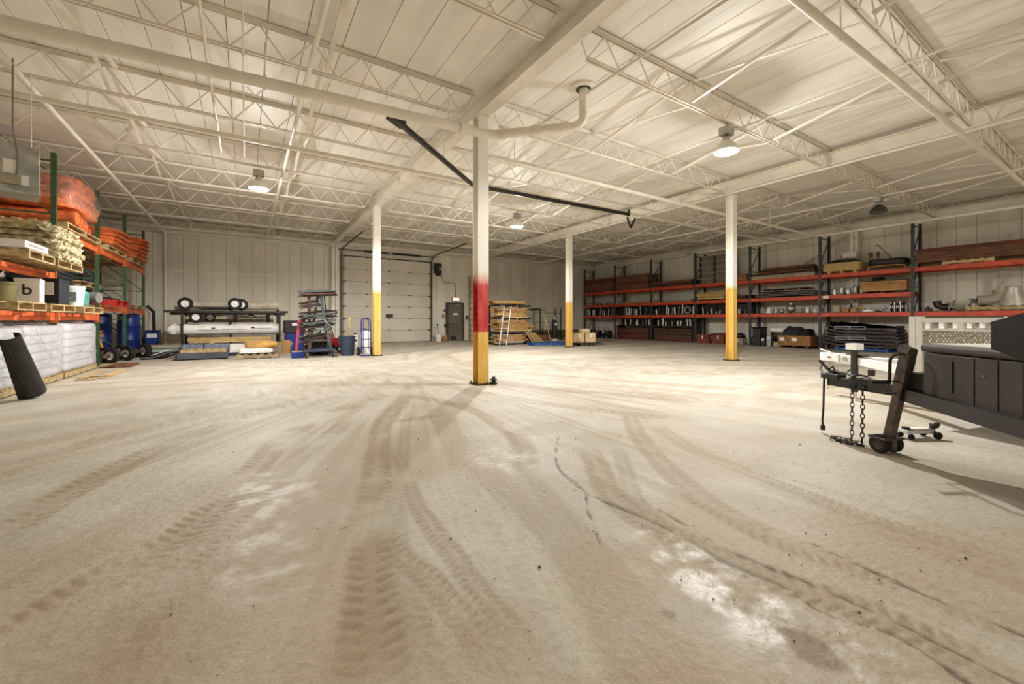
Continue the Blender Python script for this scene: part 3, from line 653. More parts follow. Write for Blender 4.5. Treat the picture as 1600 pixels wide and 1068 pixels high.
# ================================================================== RACKS
def rack(label, xf, xb, ys, top, levels, mpost, mbeam, name='pallet_rack', slots=True, decks=()):
    t = thing(name, label, 'rack', (xf, ys[0], 0)); oy = ys[0]; s = 1 if xb > xf else -1; D = xb - xf
    for y in ys:
        f = thing('upright_frame', None, None, (0, y - oy, 0)); f.parent = t
        for px in (0, D):
            MB().bb(px - .035, px + .035, -.04, -.034, 0, top).bb(px - .035, px + .035, .034, .04, 0, top).bb(px - s * .035 * (1 if px == 0 else -1) - .003, px - s * .035 * (1 if px == 0 else -1) + .003, -.034, .034, 0, top).build('post', mpost, f)
            MB().bb(px - .06, px + .06, -.07, .07, 0, .008).build('foot_plate', mpost, f)
        if slots:
            mb = MB(); fx = -s * .0395; z = .2
            while z < top - .05:
                for yy in (-.014, .014): mb.box((fx, yy, z), (.002, .010, .028))
                z += .05
            tag(mb.build('slot_row', m_black, f), kind='stuff')
        for k, z in enumerate([.15 + i * (top - .3) / 4 for i in range(5)]):
            MB().bb(min(.03 * s, D - .03 * s), max(.03 * s, D - .03 * s), -.015, .015, z - .015, z + .015).build('strut', mpost, f)
            if k < 4:
                z2 = .15 + (k + 1) * (top - .3) / 4
                MB().bar((.03 * s, 0, z + .02), (D - .03 * s, 0, z2 - .02), .025, .03, (0, 1, 0)).build('diagonal', mpost, f)
    for i, lv in enumerate(levels):
        a, b_ = ys[i] - oy, ys[i + 1] - oy; a, b_ = min(a, b_) + .04, max(a, b_) - .04
        for z in lv:
            for px, sg in ((0, 1), (D, -1)):
                x0 = px - .024; o = MB().bb(x0, x0 + .048, a + .01, b_ - .01, z - .14, z).build('beam', mbeam, t)
                for yy in (a + .005, b_ - .005): MB().bb(px - .045, px + .045, yy - .007, yy + .007, z - .19, z + .02).build('connector', mbeam, o)
            if (i, z) in decks:
                k = 6
                for j in range(k): piece('deck_board', m_darkwood, t, (D / 2, a + (b_ - a) * (j + .5) / k, z + .009), (abs(D) + .03, (b_ - a) / k - .012, .016))
    return t
# --- right rack
XRF, XRB = 18.74, 19.55
RY = [20.4 - 2.657 * i for i in range(9)]
B1, B2, B3 = 2.86, 2.05, 1.38
lv = [[B1, B2, B3]] * 6 + [[B1, B3], [B1, B3]]
rack('long pallet rack with slate posts and red-orange beams on the right wall', XRF, XRB, RY, 4.42, lv, m_teal, m_red_o, decks={(i, z) for i in range(7) for z in (B2, B3)})
XM = (XRF + XRB) / 2
def bay(i): return RY[i + 1] + .08, RY[i] - .08
DK = .02
# top level
for i, lb in ((0, 'farthest'), (1, 'second farthest')):
    a, b_ = bay(i)
    planks('timber_bundle', 'rust brown timber bundle on the top shelf, lower one in the %s bay' % lb, 'lumber', XRF - .05, XRB, a + .05, b_, B1, 3, 4, .15, [m_brown, m_redwood], .02, group='rust brown bundles')
    planks('timber_bundle', 'rust brown timber bundle on the top shelf, upper one in the %s bay' % lb, 'lumber', XRF - .02, XRB, a + .08, b_, B1 + .455, 3, 4, .13, [m_brown, m_redwood], .03, group='rust brown bundles')
a, b_ = bay(2); planks('board_stack', 'low dark stack of flat boards on the top shelf between two tall frames', 'lumber', XRF - .03, XRB, a + .1, b_, B1, 4, 3, .07, [m_darkwood, m_brown], .06, stick=2)
a, b_ = bay(3)
for k in range(5):
    t = thing('banded_box', 'grey banded box on the top shelf behind the right column, %s of its stack' % ['lowest', 'second', 'third', 'fourth', 'topmost'][k], 'box', (XM, b_ - .82, B1 + .003 + k * .268), group='grey banded boxes')
    MB().bb(-.38, .38, -.68, .68, 0, .225).build('body', mat('grey_carton', '#7c7465', .7, rnd=.05), t, bevel=.012); MB().bb(-.44, .44, -.74, .74, .225, .265).build('lid', m_greybox, t, bevel=.01)
    for y in (-.1, .62): MB().bb(-.386, .386, y - .06, y + .06, -.0, .225).build('strap', m_black, t)
planks('board_stack', 'short pile of tan boards beside the grey banded boxes', 'lumber', XRF, XRB - .1, a + .03, a + .68, B1, 5, 3, .06, [m_card, m_brown], .15)
a, b_ = bay(4)
pl = planks('light_beams', 'layer of pale square timbers on the top shelf under brown slabs', 'lumber', XRF - .06, XRB, a + .05, b_, B1, 2, 4, .075, [m_greybox, mat('pale_timber', '#b7a384', .8, rnd=.1)], .03)
t = thing('wood_slab', 'rough brown bark-edged slab pile on the pale timbers', 'lumber', (XM, (a + b_) / 2, B1 + .152))
for k in range(4):
    mb = MB(); sg = 14; y0, y1 = -1.12 + k * .04, 1.16 - k * .09; vs = []; w_ = .36 - k * .05
    for j in range(sg + 1):
        y = y0 + (y1 - y0) * j / sg; e = noise.noise(Vector((y * 2.1, k * 3.1, .2))) * .07; q = noise.noise(Vector((y * 3.7, k, 4))) * .035; zz = k * .085
        vs += [(-w_ + e, y, zz), (w_ + e, y, zz), (w_ - .05 + e, y, zz + .08 + q * .4), (-w_ + .03 + e, y, zz + .08 + q * .6)]
    fs = [(4 * j + c, 4 * j + (c + 1) % 4, 4 * j + 4 + (c + 1) % 4, 4 * j + 4 + c) for j in range(sg) for c in range(4)] + [(0, 1, 2, 3), tuple(4 * sg + c for c in (3, 2, 1, 0))]
    mb.add(vs, fs).build('slab', m_brown if k % 2 else m_darkwood, t)
a, b_ = bay(5)
t = thing('wooden_crate', 'yellow plywood crate on blocks on the top shelf, overfilled with dark cloth', 'crate', (XM - .05, b_ - .62, B1))
for s in (-1, 1): piece('crate_side', m_pine, t, (s * .42, 0, .23), (.02, 1.1, .30)); piece('crate_end', m_pine, t, (0, s * .54, .23), (.82, .02, .30))
piece('crate_floor', m_pine, t, (0, 0, .09), (.82, 1.08, .02))
for y in (-.4, 0, .4): piece('block', m_pine, t, (0, y, .04), (.8, .09, .08))
t = thing('cloth_heap', 'dark brown cloth heap in the yellow plywood crate', 'cloth', (XM - .05, b_ - .62, B1 + .13)); MB().blob((0, 0, .18), (.74, 1.0, .42), .6, amp=.09, fr=5, seed=2).build('fabric', m_plum, t, smooth=True)
t = thing('white_bucket', 'white bucket lying on the cloth in the plywood crate', 'bucket', (XM + .1, b_ - .72, B1 + .56)); MB().lathe([(0, -.2), (.13, -.2), (.15, .2), (.135, .2), (.12, -.17), (0, -.17)], n=18, axis='y').build('pail', m_white, t, smooth=True).location = (0, 0, .13); MB().tube([(0, .2, .0), (0, .3, .12), (0, .2, .27)], .006, 6).build('handle', m_dark, t)
for k, (dy, lb) in enumerate(((-.02, 'nearer the bucket'), (-.22, 'at the crate edge'))):
    t = thing('cylinder_tool', 'slim pale canister with brown head %s' % lb, 'tool', (XM + .2, a + 1.22 + dy, B1)); MB().cyl((0, 0, 0), (0, 0, .56), .05, 12).build('barrel', m_greybox, t, smooth=True); MB().lathe([(0, .74), (.05, .72), (.06, .64), (.045, .56), (0, .56)], n=12).build('head', m_brown, t, smooth=True)
t = thing('tarp_bundle', 'flat black tarpaulin bundle on a wooden sledge on the top shelf', 'tarp', (XM - .03, a + .62, B1)); MB().blob((0, 0, .28), (.7, 1.1, .26), .4, amp=.05, fr=4, seed=5).build('bundle', m_plum, t, smooth=True)
for sx in (-.3, .3): MB().tube([(sx, -.5, .0), (sx, -.48, .12), (sx, -.3, .15), (sx, .38, .15), (sx, .5, .12), (sx, .52, .0)], .03, 6).build('runner', m_lumber, t)
one(MB().cyl((XM, a + .55, B1 + .4), (XM + .05, a + .95, B1 + .95), .015, 6).cyl((XM + .05, a + .95, B1 + .95), (XM + .1, a + 1.03, B1 + .93), .022, 6), 'stick', m_olive, 'thin bent stick poking up from the black tarpaulin bundle', 'stick')
for q, lb in ((6, 'beside the tarpaulin bundle'), (7, 'cut by the right picture edge')): planks('redwood_stack', 'long dark red board stack on the top shelf, ' + lb, 'lumber', XRF - .02, XRB, RY[q + 1] + .06, RY[q] - .06, B1 + .135, 4, 4, .11, [m_redwood, m_brown], .01)
pallet('pale pallet under the long dark red boards', (XM, RY[6] - 1.25, B1 + .002), R(90), L=1.1, W=.86)
pallet('second pale pallet under the long dark red boards', (XM, RY[6] - 3.6, B1 + .002), R(90), L=1.1, W=.86)
# middle level
a, b_ = bay(0)
for k in range(4):
    t = thing('metal_fitting', 'small grey metal fitting on the middle shelf of the farthest bay, %s from right' % ORD[k], 'fitting', (XRF + .12 + .1 * (k % 2), a + .35 + k * .42, B2 + DK), group='small fittings in the farthest bay'); MB().cyl((0, -.1, .07), (0, .1, .07), .07, 12).build('body', m_galv, t, smooth=True); MB().bb(-.06, .06, -.07, .07, 0, .03).build('foot', m_dark, t)
a, b_ = bay(1); planks('board_stack', 'thin pale boards on the middle shelf of the second farthest bay', 'lumber', XRF - .02, XRB, a - .0 + .02, a + 2.0, B2 + DK, 2, 3, .04, [m_greybox, m_card], .1)
a, b_ = bay(2); planks('board_stack', 'thin pale boards on the middle shelf between the two tall frames', 'lumber', XRF - .02, XRB, a + .1, b_ - .9, B2 + DK, 3, 3, .035, [m_greybox, m_pallet], .1)
a, b_ = bay(3); planks('board_stack', 'yellow pine boards stacked on spacers on the middle shelf behind the right column', 'lumber', XRF - .06, XRB, a + 1.0, b_ - .02, B2 + DK + .04, 5, 3, .065, [m_lumber, m_pine], .12)
for k in range(3): one(MB().bb(XRF, XRB, a + 1.2 + k * .6, a + 1.28 + k * .6, B2 + DK, B2 + DK + .04), 'bearer', m_lumber, 'short bearer under the yellow pine boards, %s from the column' % ORD[k], 'lumber', 'bearers under pine boards')
planks('board_stack', 'dark boards beside the yellow pine boards, mostly behind the right column', 'lumber', XRF, XRB, a + .03, a + .9, B2 + DK, 3, 3, .05, [m_darkwood], .08)
a, b_ = bay(4)
t = thing('panel_stack', 'stack of grey curved sheets and dark rails on the middle shelf', 'sheet metal', (XM, (a + b_) / 2, B2 + DK))
for k in range(4): MB().prism([(-1.18 + .03 * k, .0), (-1.1, .04), (-.8, .075), (1.1 - k * .05, .075), (1.15 - k * .05, .055), (-.8, .05), (-1.1, .02)], -.4, .4, 'x').build('sheet', m_greyroll if k < 3 else m_darkwood, t).location = (0, 0, k * .055)
for k in range(3): piece('block', m_card, t, (-.38, -.6 + k * .5, .29), (.06, .05, .05))
piece('rail', m_darkwood, t, (0, .0, .33), (.7, 1.7, .03))
a, b_ = bay(5)
for k in range(5):
    t = thing('paint_can', 'silver paint can on the middle shelf, %s from the frame with the white tag' % ORD[k], 'can', (XRF + .13 + .08 * (k % 2), b_ - .35 - k * .21, B2 + DK + (.06 if k in (1, 3) else 0)), group='silver cans'); MB().lathe([(0, 0), (.075, 0), (.075, .19), (.07, .195), (.06, .188), (0, .188)], n=16).build('tin', m_galv, t, smooth=True); MB().tube([(0, -.075, .13), (0, -.09, .19), (0, 0, .25), (0, .09, .19), (0, .075, .13)], .004, 5).build('handle', m_dark, t); MB().bb(-.081, -.074, -.04, .04, .05, .15).build('paper_label', m_white, t)
    if k in (1, 3): one(MB().bb(XRF + .1, XRF + .32, b_ - .43 - k * .21, b_ - .27 - k * .21, B2 + DK, B2 + DK + .058), 'tin_block', m_card, 'small tan block under the %s silver paint can' % ORD[k], 'block')
t = thing('large_carton', 'wide tan carton with dark strap on a low pallet on the middle shelf', 'box', (XM - .05, a + .68, B2 + DK))
MB().bb(-.42, .42, -.62, .62, .05, .40).build('body', m_card, t, bevel=.01); MB().bb(-.425, .425, -.625, .625, .29, .30).build('strap', m_dark, t); MB().bb(-.43, .43, -.63, .63, .4, .43).build('lid', m_darkwood, t)
for y in (-.5, 0, .5): piece('foot', m_dark, t, (0, y, .025), (.8, .1, .05))
t = thing('cloth_heap', 'small dark cloth lump on top of the wide tan carton', 'cloth', (XM - .1, a + .9, B2 + DK + .43)); MB().blob((0, 0, .07), (.4, .35, .15), .7, amp=.04, fr=8, seed=9).build('fabric', m_black, t, smooth=True)
t = thing('shelf_tag', 'white tag on the beam end beside the silver cans', 'tag', (XRF - .03, b_ - .12, B2 - .07)); MB().bb(-.006, 0, -.09, .09, -.055, .055).build('plate', m_paper, t); MB().cyl((-.01, 0, .03), (0, 0, .03), .008, 6).build('pin', m_dark, t)

# lower beam level: rows of small pipe stock, duct fittings
def tubes(i, z0, hmin, hmax, n, lb, grp, ms, seed):
    rr = random.Random(seed); a, b_ = bay(i)
    for k in range(n):
        y = a + .1 + (b_ - a - .2) * (k + .5) / n + rr.uniform(-.03, .03); h = rr.uniform(hmin, hmax); r = rr.uniform(.022, .045); x = XRF + .07 + rr.uniform(0, .24)
        t = thing('pipe_offcut', ORD[n - 1 - k] + ' pipe piece from the left ' + lb, 'pipe', (x, y, z0), group=grp)
        MB().lathe([(r * .7, 0), (r, 0), (r, h), (r * 1.12, h), (r * 1.12, h + .02), (r * .7, h + .02), (r * .7, 0)], n=10).build('tube', rr.choice(ms), t, smooth=True).rotation_euler = (rr.uniform(-.12, .12), 0, 0)
PS = [m_white, m_white, m_paper, m_greyroll, m_galv, m_dark]
tubes(0, B3 + DK, .25, .42, 11, 'on the lower beam shelf of the farthest bay', 'pipe pieces farthest bay', PS, 1)
tubes(1, B3 + DK, .28, .46, 14, 'on the lower beam shelf of the second farthest bay', 'pipe pieces second bay', PS, 2)
tubes(2, B3 + DK, .25, .5, 13, 'on the lower beam shelf between the two tall frames', 'pipe pieces third bay', PS, 3)
tubes(3, B3 + DK, .1, .4, 10, 'on the lower beam shelf behind the right column', 'pipe pieces fourth bay', PS, 4)
for i, lb in ((1, 'second farthest bay'), (2, 'bay between tall frames')):
    a, b_ = bay(i)
    t = thing('low_bench', 'dark low bench shelf inside the %s' % lb, 'shelf', (XM, (a + b_) / 2, 0), group='low bench shelves')
    piece('top', m_darkwood, t, (0, 0, .80), (.7, b_ - a - .04, .03))
    for s in (-1, 1): piece('end_panel', m_darkwood, t, (0, s * (b_ - a - .1) / 2, .393), (.7, .03, .785))
    planks('steel_stack', 'dark brown flat steel stack under the bench in the %s' % lb, 'metal stack', XRF - .02, XRB - .15, a + .08, b_ - .08, .02, 6, 2, .105, [m_redwood, m_darkwood, m_rust], .05, stick=3, group='flat steel stacks', pname='bar')
    tubes(i, .817, .2, .36, 10 if i == 1 else 8, 'on the low bench in the %s' % lb, 'pipe pieces on bench ' + lb, PS, 10 + i)
t = thing('coil', 'pale round coil of hose on the lower beam shelf near the fourth frame', 'coil', (XRF + .12, bay(2)[0] + .42, B3 + DK + .21))
for k in range(3): MB().tube([(k * .03 - .03, .16 * math.cos(q * R(20)), .16 * math.sin(q * R(20))) for q in range(18)], .03, 6, True).build('loop', m_greybox, t, smooth=True)
for i, lb in ((0, 'farthest bay'), (1, 'second farthest bay'), (2, 'bay between the tall frames'), (3, 'bay behind the right column')):
    a, b_ = bay(i)
    for k in range(3):
        carton('black parts bin, lower beam shelf, %s, %s from left' % (lb, ORD[2 - k]), XRB - .24, a + .42 + k * .83, B3 + DK, .34, .78, .47, m_black, 0, 'black parts bins', False, False, 'bin', 'parts_bin')
    if i in (1, 2):
        for k in range(2): carton('black parts bin on the low bench, %s, %s of two' % (lb, ('right', 'left')[k]), XRB - .24, a + .63 + k * 1.2, .817, .3, 1.1, .36, m_black, 0, 'black parts bins', False, False, 'bin', 'parts_bin')
# duct fittings
def duct(kind, x, y, z, s, lb, m=None, rz=0, grp='duct fittings'):
    t = thing('duct_fitting', lb, 'duct', (x, y, z), rz, grp); m = m or m_galv
    if kind == 'elbow':
        MB().tube([(0, -s * .5, s * .32), (0, -s * .1, s * .34), (0, s * .22, s * .5), (0, s * .3, s * .9)], s * .3, 14).build('elbow', m, t, smooth=True); MB().lathe([(s * .32, -.02), (s * .34, .02), (s * .3, .02)], n=14, axis='y').build('collar', m, t, smooth=True).location = (0, -s * .5, s * .32)
    elif kind == 'cone':
        MB().lathe([(s * .5, 0), (s * .48, s * .1), (s * .25, s * .7), (s * .25, s * .9), (s * .22, s * .9), (s * .22, s * .7), (s * .46, s * .05)], n=18).build('cone', m, t, smooth=True); MB().lathe([(s * .26, s * .84), (s * .28, s * .88), (s * .26, s * .92)], n=18).build('bead', m, t, smooth=True)
    elif kind == 'ball':
        MB().lathe([(s * .45 * math.sin(R(q)), s * .45 - s * .45 * math.cos(R(q))) for q in range(0, 161, 20)], n=16).build('bowl', m, t, smooth=True); MB().lathe([(s * .2, s * .85), (s * .2, s), (s * .17, s), (s * .17, s * .85)], n=14).build('neck', m, t, smooth=True)
    elif kind == 'drum':
        MB().lathe([(0, 0), (s * .4, 0), (s * .4, s * .7), (s * .36, s * .7), (s * .36, .02), (0, .02)], n=18).build('can', m, t, smooth=True)
        for q in (.15, .5): MB().lathe([(s * .4, s * q), (s * .42, s * (q + .03)), (s * .4, s * (q + .06))], n=18).build('rib', m, t, smooth=True)
    else:
        MB().box((0, 0, s * .3), (s * .5, s, .02), (.5, 0, 0)).box((0, s * .1, s * .35), (s * .5, .02, s * .7), (.35, .1, 0)).box((s * .25, 0, s * .25), (.015, s * .8, s * .45), (.2, 0, 0)).build('sheet', m, t); MB().box((-s * .24, 0, s * .2), (.01, s * .5, .03), (.4, 0, 0)).build('flange', m, t)
    return t
a, b_ = bay(4)
for k, (kind, dy, s, m, lb) in enumerate((('drum', 2.1, .3, m_greybox, 'tan round can leftmost'), ('cone', 1.88, .26, m_white, 'white funnel'), ('drum', 1.58, .26, m_galv, 'silver collar'), ('ball', 1.35, .2, m_galv, 'small silver bowl'), ('ball', 1.02, .40, m_galv, 'large silver ball'), ('drum', .7, .26, m_greybox, 'dull drum piece'), ('drum', .42, .28, m_alu, 'bright drum piece'), ('cone', .16, .16, m_white, 'little white cone'))):
    duct(kind, XRF + .18, a + dy, B3 + DK, s, lb + ' fitting on the lower beam shelf above the osb crate', m)
a, b_ = bay(5)
duct('drum', XRF + .15, b_ - .4, B3 + DK, .38, 'tall pale tin above the black sledge stack', m_greybox)
for k in range(2): carton('small tan carton on the lower beam shelf, %s of the pair' % ('left', 'right')[k], XRF + .1, b_ - .72 - k * .24, B3 + DK, .16, .17, .13, m_card, tape=False)
t = thing('bottle', 'small dark bottle behind the pair of tan cartons', 'bottle', (XRF + .26, b_ - .82, B3 + DK)); MB().lathe([(0, 0), (.05, 0), (.05, .22), (.02, .3), (.02, .36), (0, .36)], n=12).build('body', m_dark, t, smooth=True); MB().cyl((0, 0, .36), (0, 0, .39), .024, 10).build('cap', m_paper, t)
t = thing('rope_hoop', 'pale rope hoop standing on the lower beam shelf', 'rope', (XRF + .14, a + 1.4, B3 + DK)); MB().tube([(0, -.26, .02), (0, -.16, .13), (0, -.03, .22), (0, .12, .17), (0, .26, .03)], .028, 8).build('rope', m_pine, t, smooth=True); MB().tube([(.06, -.2, .02), (.06, 0, .16), (.06, .2, .02)], .02, 8).build('strand', m_pine, t, smooth=True)
for k in range(6):
    t = thing('flat_bracket', 'grey slotted bracket in the heap on the lower beam shelf, %s from the left' % ORD[k], 'bracket', (XRF + .08 + .05 * (k % 3), a + 1.12 - k * .09, B3 + DK + .04 * (k % 3)), R(k * 23), 'bracket heap'); MB().bb(-.03, .03, -.15, .15, 0, .012).bb(-.03, -.02, -.15, .15, 0, .06).build('bracket', m_galv, t); MB().bb(-.01, .012, -.1, .1, .012, .016).build('slot', m_black, t)
for k in range(9):
    t = thing('upright_plate', 'thin upright plate in the row on the lower beam shelf, %s from the left' % ORD[k], 'plate', (XRF + .2, a + .50 - k * .05, B3 + DK), 0, 'upright plate row'); MB().bb(-.14, .14, -.012, .012, 0, .26 + .03 * (k * 7 % 4)).build('plate', (m_dark, m_carpet, m_galv)[k % 3], t); MB().bb(-.143, -.14, -.01, .01, .12, .2).build('edge_tag', m_paper, t)
# near bay fittings
a, b_ = bay(6)
pallet('weathered pallet under sheet metal ducts at the right edge', (XM, a + .72, B3 + DK), R(90), L=1.3, W=.82, n=7)
duct('elbow', XRF + .25, b_ - .55, B3 + DK, .36, 'dark round elbow left of the bent sheet', m_dark)
duct('sheet', XRF + .2, b_ - .85, B3 + DK, .5, 'bent tan sheet piece right of the dark elbow', m_greybox)
duct('sheet', XRF + .24, b_ - .24, B3 + DK, .22, 'small dark bent sheet nearest the slate frame', m_dark)
duct('drum', XRF + .2, b_ - 1.28, B3 + DK, .3, 'silver collar between the bent sheet and the pallet', m_galv)
duct('sheet', XRF + .3, a + 1.15, B3 + DK + .134, .45, 'folded grey sheet on the weathered pallet', m_greyroll)
duct('elbow', XRF + .2, a + .85, B3 + DK + .134, .5, 'open tan elbow standing on the weathered pallet', m_greybox, rz=R(180))
duct('cone', XRF + .25, a + .45, B3 + DK + .134, .62, 'large pale cone on the weathered pallet', mat('pale_sheet', '#c6c0b2', .4, metal=.3))
duct('drum', XRF + .2, a + .05, B3 + DK + .134, .34, 'silver ribbed drum at the end of the weathered pallet', m_alu)
# floor level
a, b_ = bay(0)
for k in range(5):
    t = thing('floor_machine', 'small dark machine on the floor under the farthest bay, %s from the corner' % ORD[k], 'machine', (XRF + .05 + .12 * (k % 2), b_ - .3 - k * .43, 0), group='small dark machines'); MB().blob((0, 0, .3), (.34, .34, .34), .5, n=12, m=8, amp=.04, fr=9, seed=k).build('body', m_black, t, smooth=True); wheel(t, (-.18, 0, .1), .1, .06, 'x', m_galv); MB().tube([(0, 0, .45), (.02, .05, .62), (-.05, .1, .66)], .015, 6).build('handle', m_dark, t); MB().bb(-.19, -.17, -.08, .04, .3, .42).build('plate', (m_galv, m_white)[k == 3], t); MB().bb(-.12, .14, -.12, .12, 0, .16).build('base', m_dark, t)
a, b_ = bay(3)
carton('dark red carton on the floor beside the slate frame under the grey boxes', XRF - .05, b_ - .5, 0, .5, .62, .42, m_cardred, 0, 'cartons under the rack')
carton('dark red open carton on the floor, second from the slate frame', XRF + .08, b_ - 1.2, 0, .5, .6, .44, m_cardred, 0, 'cartons under the rack', True)
carton('tan narrow carton on the floor next to the right column', XRF - .02, b_ - 1.72, 0, .4, .25, .38, m_card, 0, 'cartons under the rack')
carton('pale box on the floor behind the right column', XRF, b_ - 2.15, 0, .4, .4, .3, m_greybox, 0, 'cartons under the rack')
t = thing('cloth_heap', 'black bag slumped on the cartons near the right column', 'bag', (XRF + .05, b_ - 2.13, .3)); MB().blob((0, 0, .1), (.36, .4, .22), .7, amp=.06, fr=6, seed=4).build('fabric', m_black, t, smooth=True)
a, b_ = bay(4)
t = thing('frame_section', 'white L-shaped frame section standing on the floor under the curved sheets', 'frame', (XRF + .2, b_ - 1.15, 0)); MB().bb(-.04, .04, -.45, .45, .62, .76).build('head_rail', m_white, t); MB().bar((0, -.40, .66), (.0, -.58, .02), .08, .1, (1, 0, 0)).build('stile', m_white, t); MB().bb(-.03, .03, .38, .45, 0, .62).build('back_stile', m_darkwood, t); MB().bb(.04, .08, -.5, .4, .05, .6).build('dark_backing', m_plum, t)
carton('black open tote standing under the curved sheets', XRF + .05, b_ - .3, 0, .5, .34, .74, m_black, 0, None, True, False, 'tote')
for k, (dy, h, m, lb) in enumerate(((.55, .34, m_dark, 'dark'), (.78, .42, m_galv, 'silver'))):
    t = thing('tool_case', '%s narrow case with a white tag on the floor under the curved sheets' % lb, 'case', (XRF - .08, b_ - dy, 0)); MB().bb(-.1, .1, -.09, .09, 0, h).build('shell', m, t, bevel=.01); MB().bb(-.108, -.1, -.05, .05, h - .12, h - .02).build('tag', m_paper, t); MB().tube([(0, -.05, h), (0, -.03, h + .06), (0, .03, h + .06), (0, .05, h)], .008, 6).build('handle', m_black, t)
carton('small pale carton on the floor left of the osb crate', XRF - .08, a + 1.38, 0, .2, .3, .2, m_greybox, tape=False)
t = thing('osb_crate', 'low chipboard crate with white labels on the floor, filled with black bags', 'crate', (XRF - .05, a + .64, 0)); m_osb = mat('osb', '#a9763f', .8, var=.35, scale=26)
for s in (-1, 1): piece('crate_side', m_osb, t, (s * .42, 0, .29), (.02, 1.16, .4)); piece('crate_end', m_osb, t, (0, s * .57, .29), (.82, .02, .4))
piece('crate_floor', m_osb, t, (0, 0, .1), (.82, 1.12, .02))
for y in (-.45, 0, .45): piece('block', m_darkwood, t, (0, y, .045), (.84, .1, .088))
for y in (.42, -.02): piece('paper_label', m_paper, t, (-.433, y, .34), (.004, .18, .14))
t = thing('bag_heap', 'dark blue-black plastic bags heaped in the chipboard crate', 'bags', (XRF - .05, a + .64, .115)); MB().blob((0, .15, .42), (.74, .75, .62), .75, amp=.13, fr=5, seed=12).build('bag', m_carpet, t, smooth=True); MB().blob((0, -.3, .36), (.7, .45, .5), .75, amp=.12, fr=6, seed=15).build('bag', m_black, t, smooth=True)
# nested black sledges
a, b_ = bay(5)
pallet('blue pallet under the black sledge stack', (XRF - .1, (a + b_) / 2 - .1, 0), R(90), L=1.5, W=.85, m=m_bluep)
for k in range(6):
    t = thing('sledge_tub', 'black curved plastic tub in the nested stack on the blue pallet, %s from below' % ORD[k], 'tub', (XRF - .1, (a + b_) / 2, .132 + k * .125), group='nested black tubs')
    sh = [(-1.2 + .03 * k, .10), (-1.02, .02), (-.5, -.0), (.55, .03), (.85, .10), (1.12 - .06 * k, .17)]; up = [(y, z + .085 - .02 * abs(y)) for y, z in sh]
    MB().prism(sh + up[::-1], -.46, .46, 'x').build('shell', m_plum, t, bevel=.012)
    if k in (2, 5):
        for z in (.03, .12): piece('rail', m_galv, t, (-.47, .2, z), (.012, .9, .012))
        for y in (-.24, .2, .64): piece('rail', m_galv, t, (-.47, y, .075), (.012, .02, .09))

# ================================================================== LEFT RACK
LXF, LXB = -3.0, -4.1; LM = (LXF + LXB) / 2
LY = [8.42, 11.08, 13.74, 16.4, 19.06]
C1, C2, C3, C4 = 1.24, 1.97, 2.86, 1.47
rack('green pallet rack with orange beams along the left wall', LXF, LXB, LY, 4.2, [[C2, C1], [C3, C1], [C3, C4], [C3, C4]], m_green, m_orange)
# wool batts on pallets, nearest bay
pallet('pale pallet under the wool batts, nearer the silver heater', (LXF - .15, 9.0, C2), 0, L=1.2, W=.95)
pallet('pale pallet under the wool batts, nearer the green post', (LXF - .15, 10.2, C2), 0, L=1.2, W=1.2)
for k in range(5):
    t = thing('insulation_batt', 'tan mineral wool batt with ragged end, %s from below in its pile' % ORD[k], 'insulation', (LXF - .22 + .03 * (k % 2), 10.05 - .04 * k, C2 + .14 + k * .098), group='wool batts')
    MB().blob((0, 0, .05), (1.25, 1.3 - .08 * k, .10), .22, n=40, m=8, amp=.06, fr=9, seed=30 + k).build('core', m_batt, t)
    mb = MB(); rr = random.Random(k)
    for q in range(46):
        y = rr.uniform(-.58, .58); mb.blob((.60 + rr.uniform(-.02, .09), y, .05 + rr.uniform(-.04, .045)), (.10, .09, .05), .8, n=7, m=4, amp=.03, fr=20, seed=q, rot=(rr.random(), rr.random(), 0))
    tag(mb.build('torn_edge', mat('wool_edge', '#d8cda6', .95, var=.2, scale=30), t), kind='stuff')
t = thing('white_board', 'white foam board laid on the pale pallet below the wool batts', 'board', (LXF + .02, 9.2, C2 + .135)); MB().bb(-.5, .42, -.45, .35, 0, .10).build('board', m_white, t, bevel=.006); MB().bb(.42, .424, -.3, .2, .04, .06).build('print_line', m_greybox, t)
bpy.data.objects[t.name].location = (LXF + .03, 8.85, C2 + .135)
# orange tarps, second bay
pallet('pale pallet under the orange tarp rolls', (LM + .1, 12.4, C3), 0, L=1.15, W=2.2, n=6)
for k, (dy, z, r) in enumerate(((-.75, .27, .13), (-.42, .28, .14), (-.08, .27, .13), (.28, .29, .15), (.62, .27, .13), (.9, .26, .12))):
    roll('tarp_roll', 'orange tarp roll lying across the top shelf, %s from the nearer post' % ORD[k], (LXF + .16 - .04 * k, 12.42 + dy, C3 + z), (LXB + .08, 12.42 + dy, C3 + z), r, m_tarp, group='orange tarp rolls')
t = thing('tarp_bundle', 'big orange tarp bundle wrapped in clear film on top of the tarp rolls', 'tarp', (LM + .1, 12.4, C3 + .43))
for k in range(5): MB().blob((.02 * k, .04 * math.sin(k * 2), .09 + .135 * k), (1.25 - .05 * k, 2.0 - .16 * k, .2), .4, n=36, m=10, amp=.11, fr=4.5, seed=50 + k).build('fold', m_tarp, t, smooth=True)
MB().blob((.03, .0, .35), (1.30, 2.03, .76), .45, n=40, m=16, amp=.10, fr=4.5, seed=60).build('film', m_film, t, smooth=True)
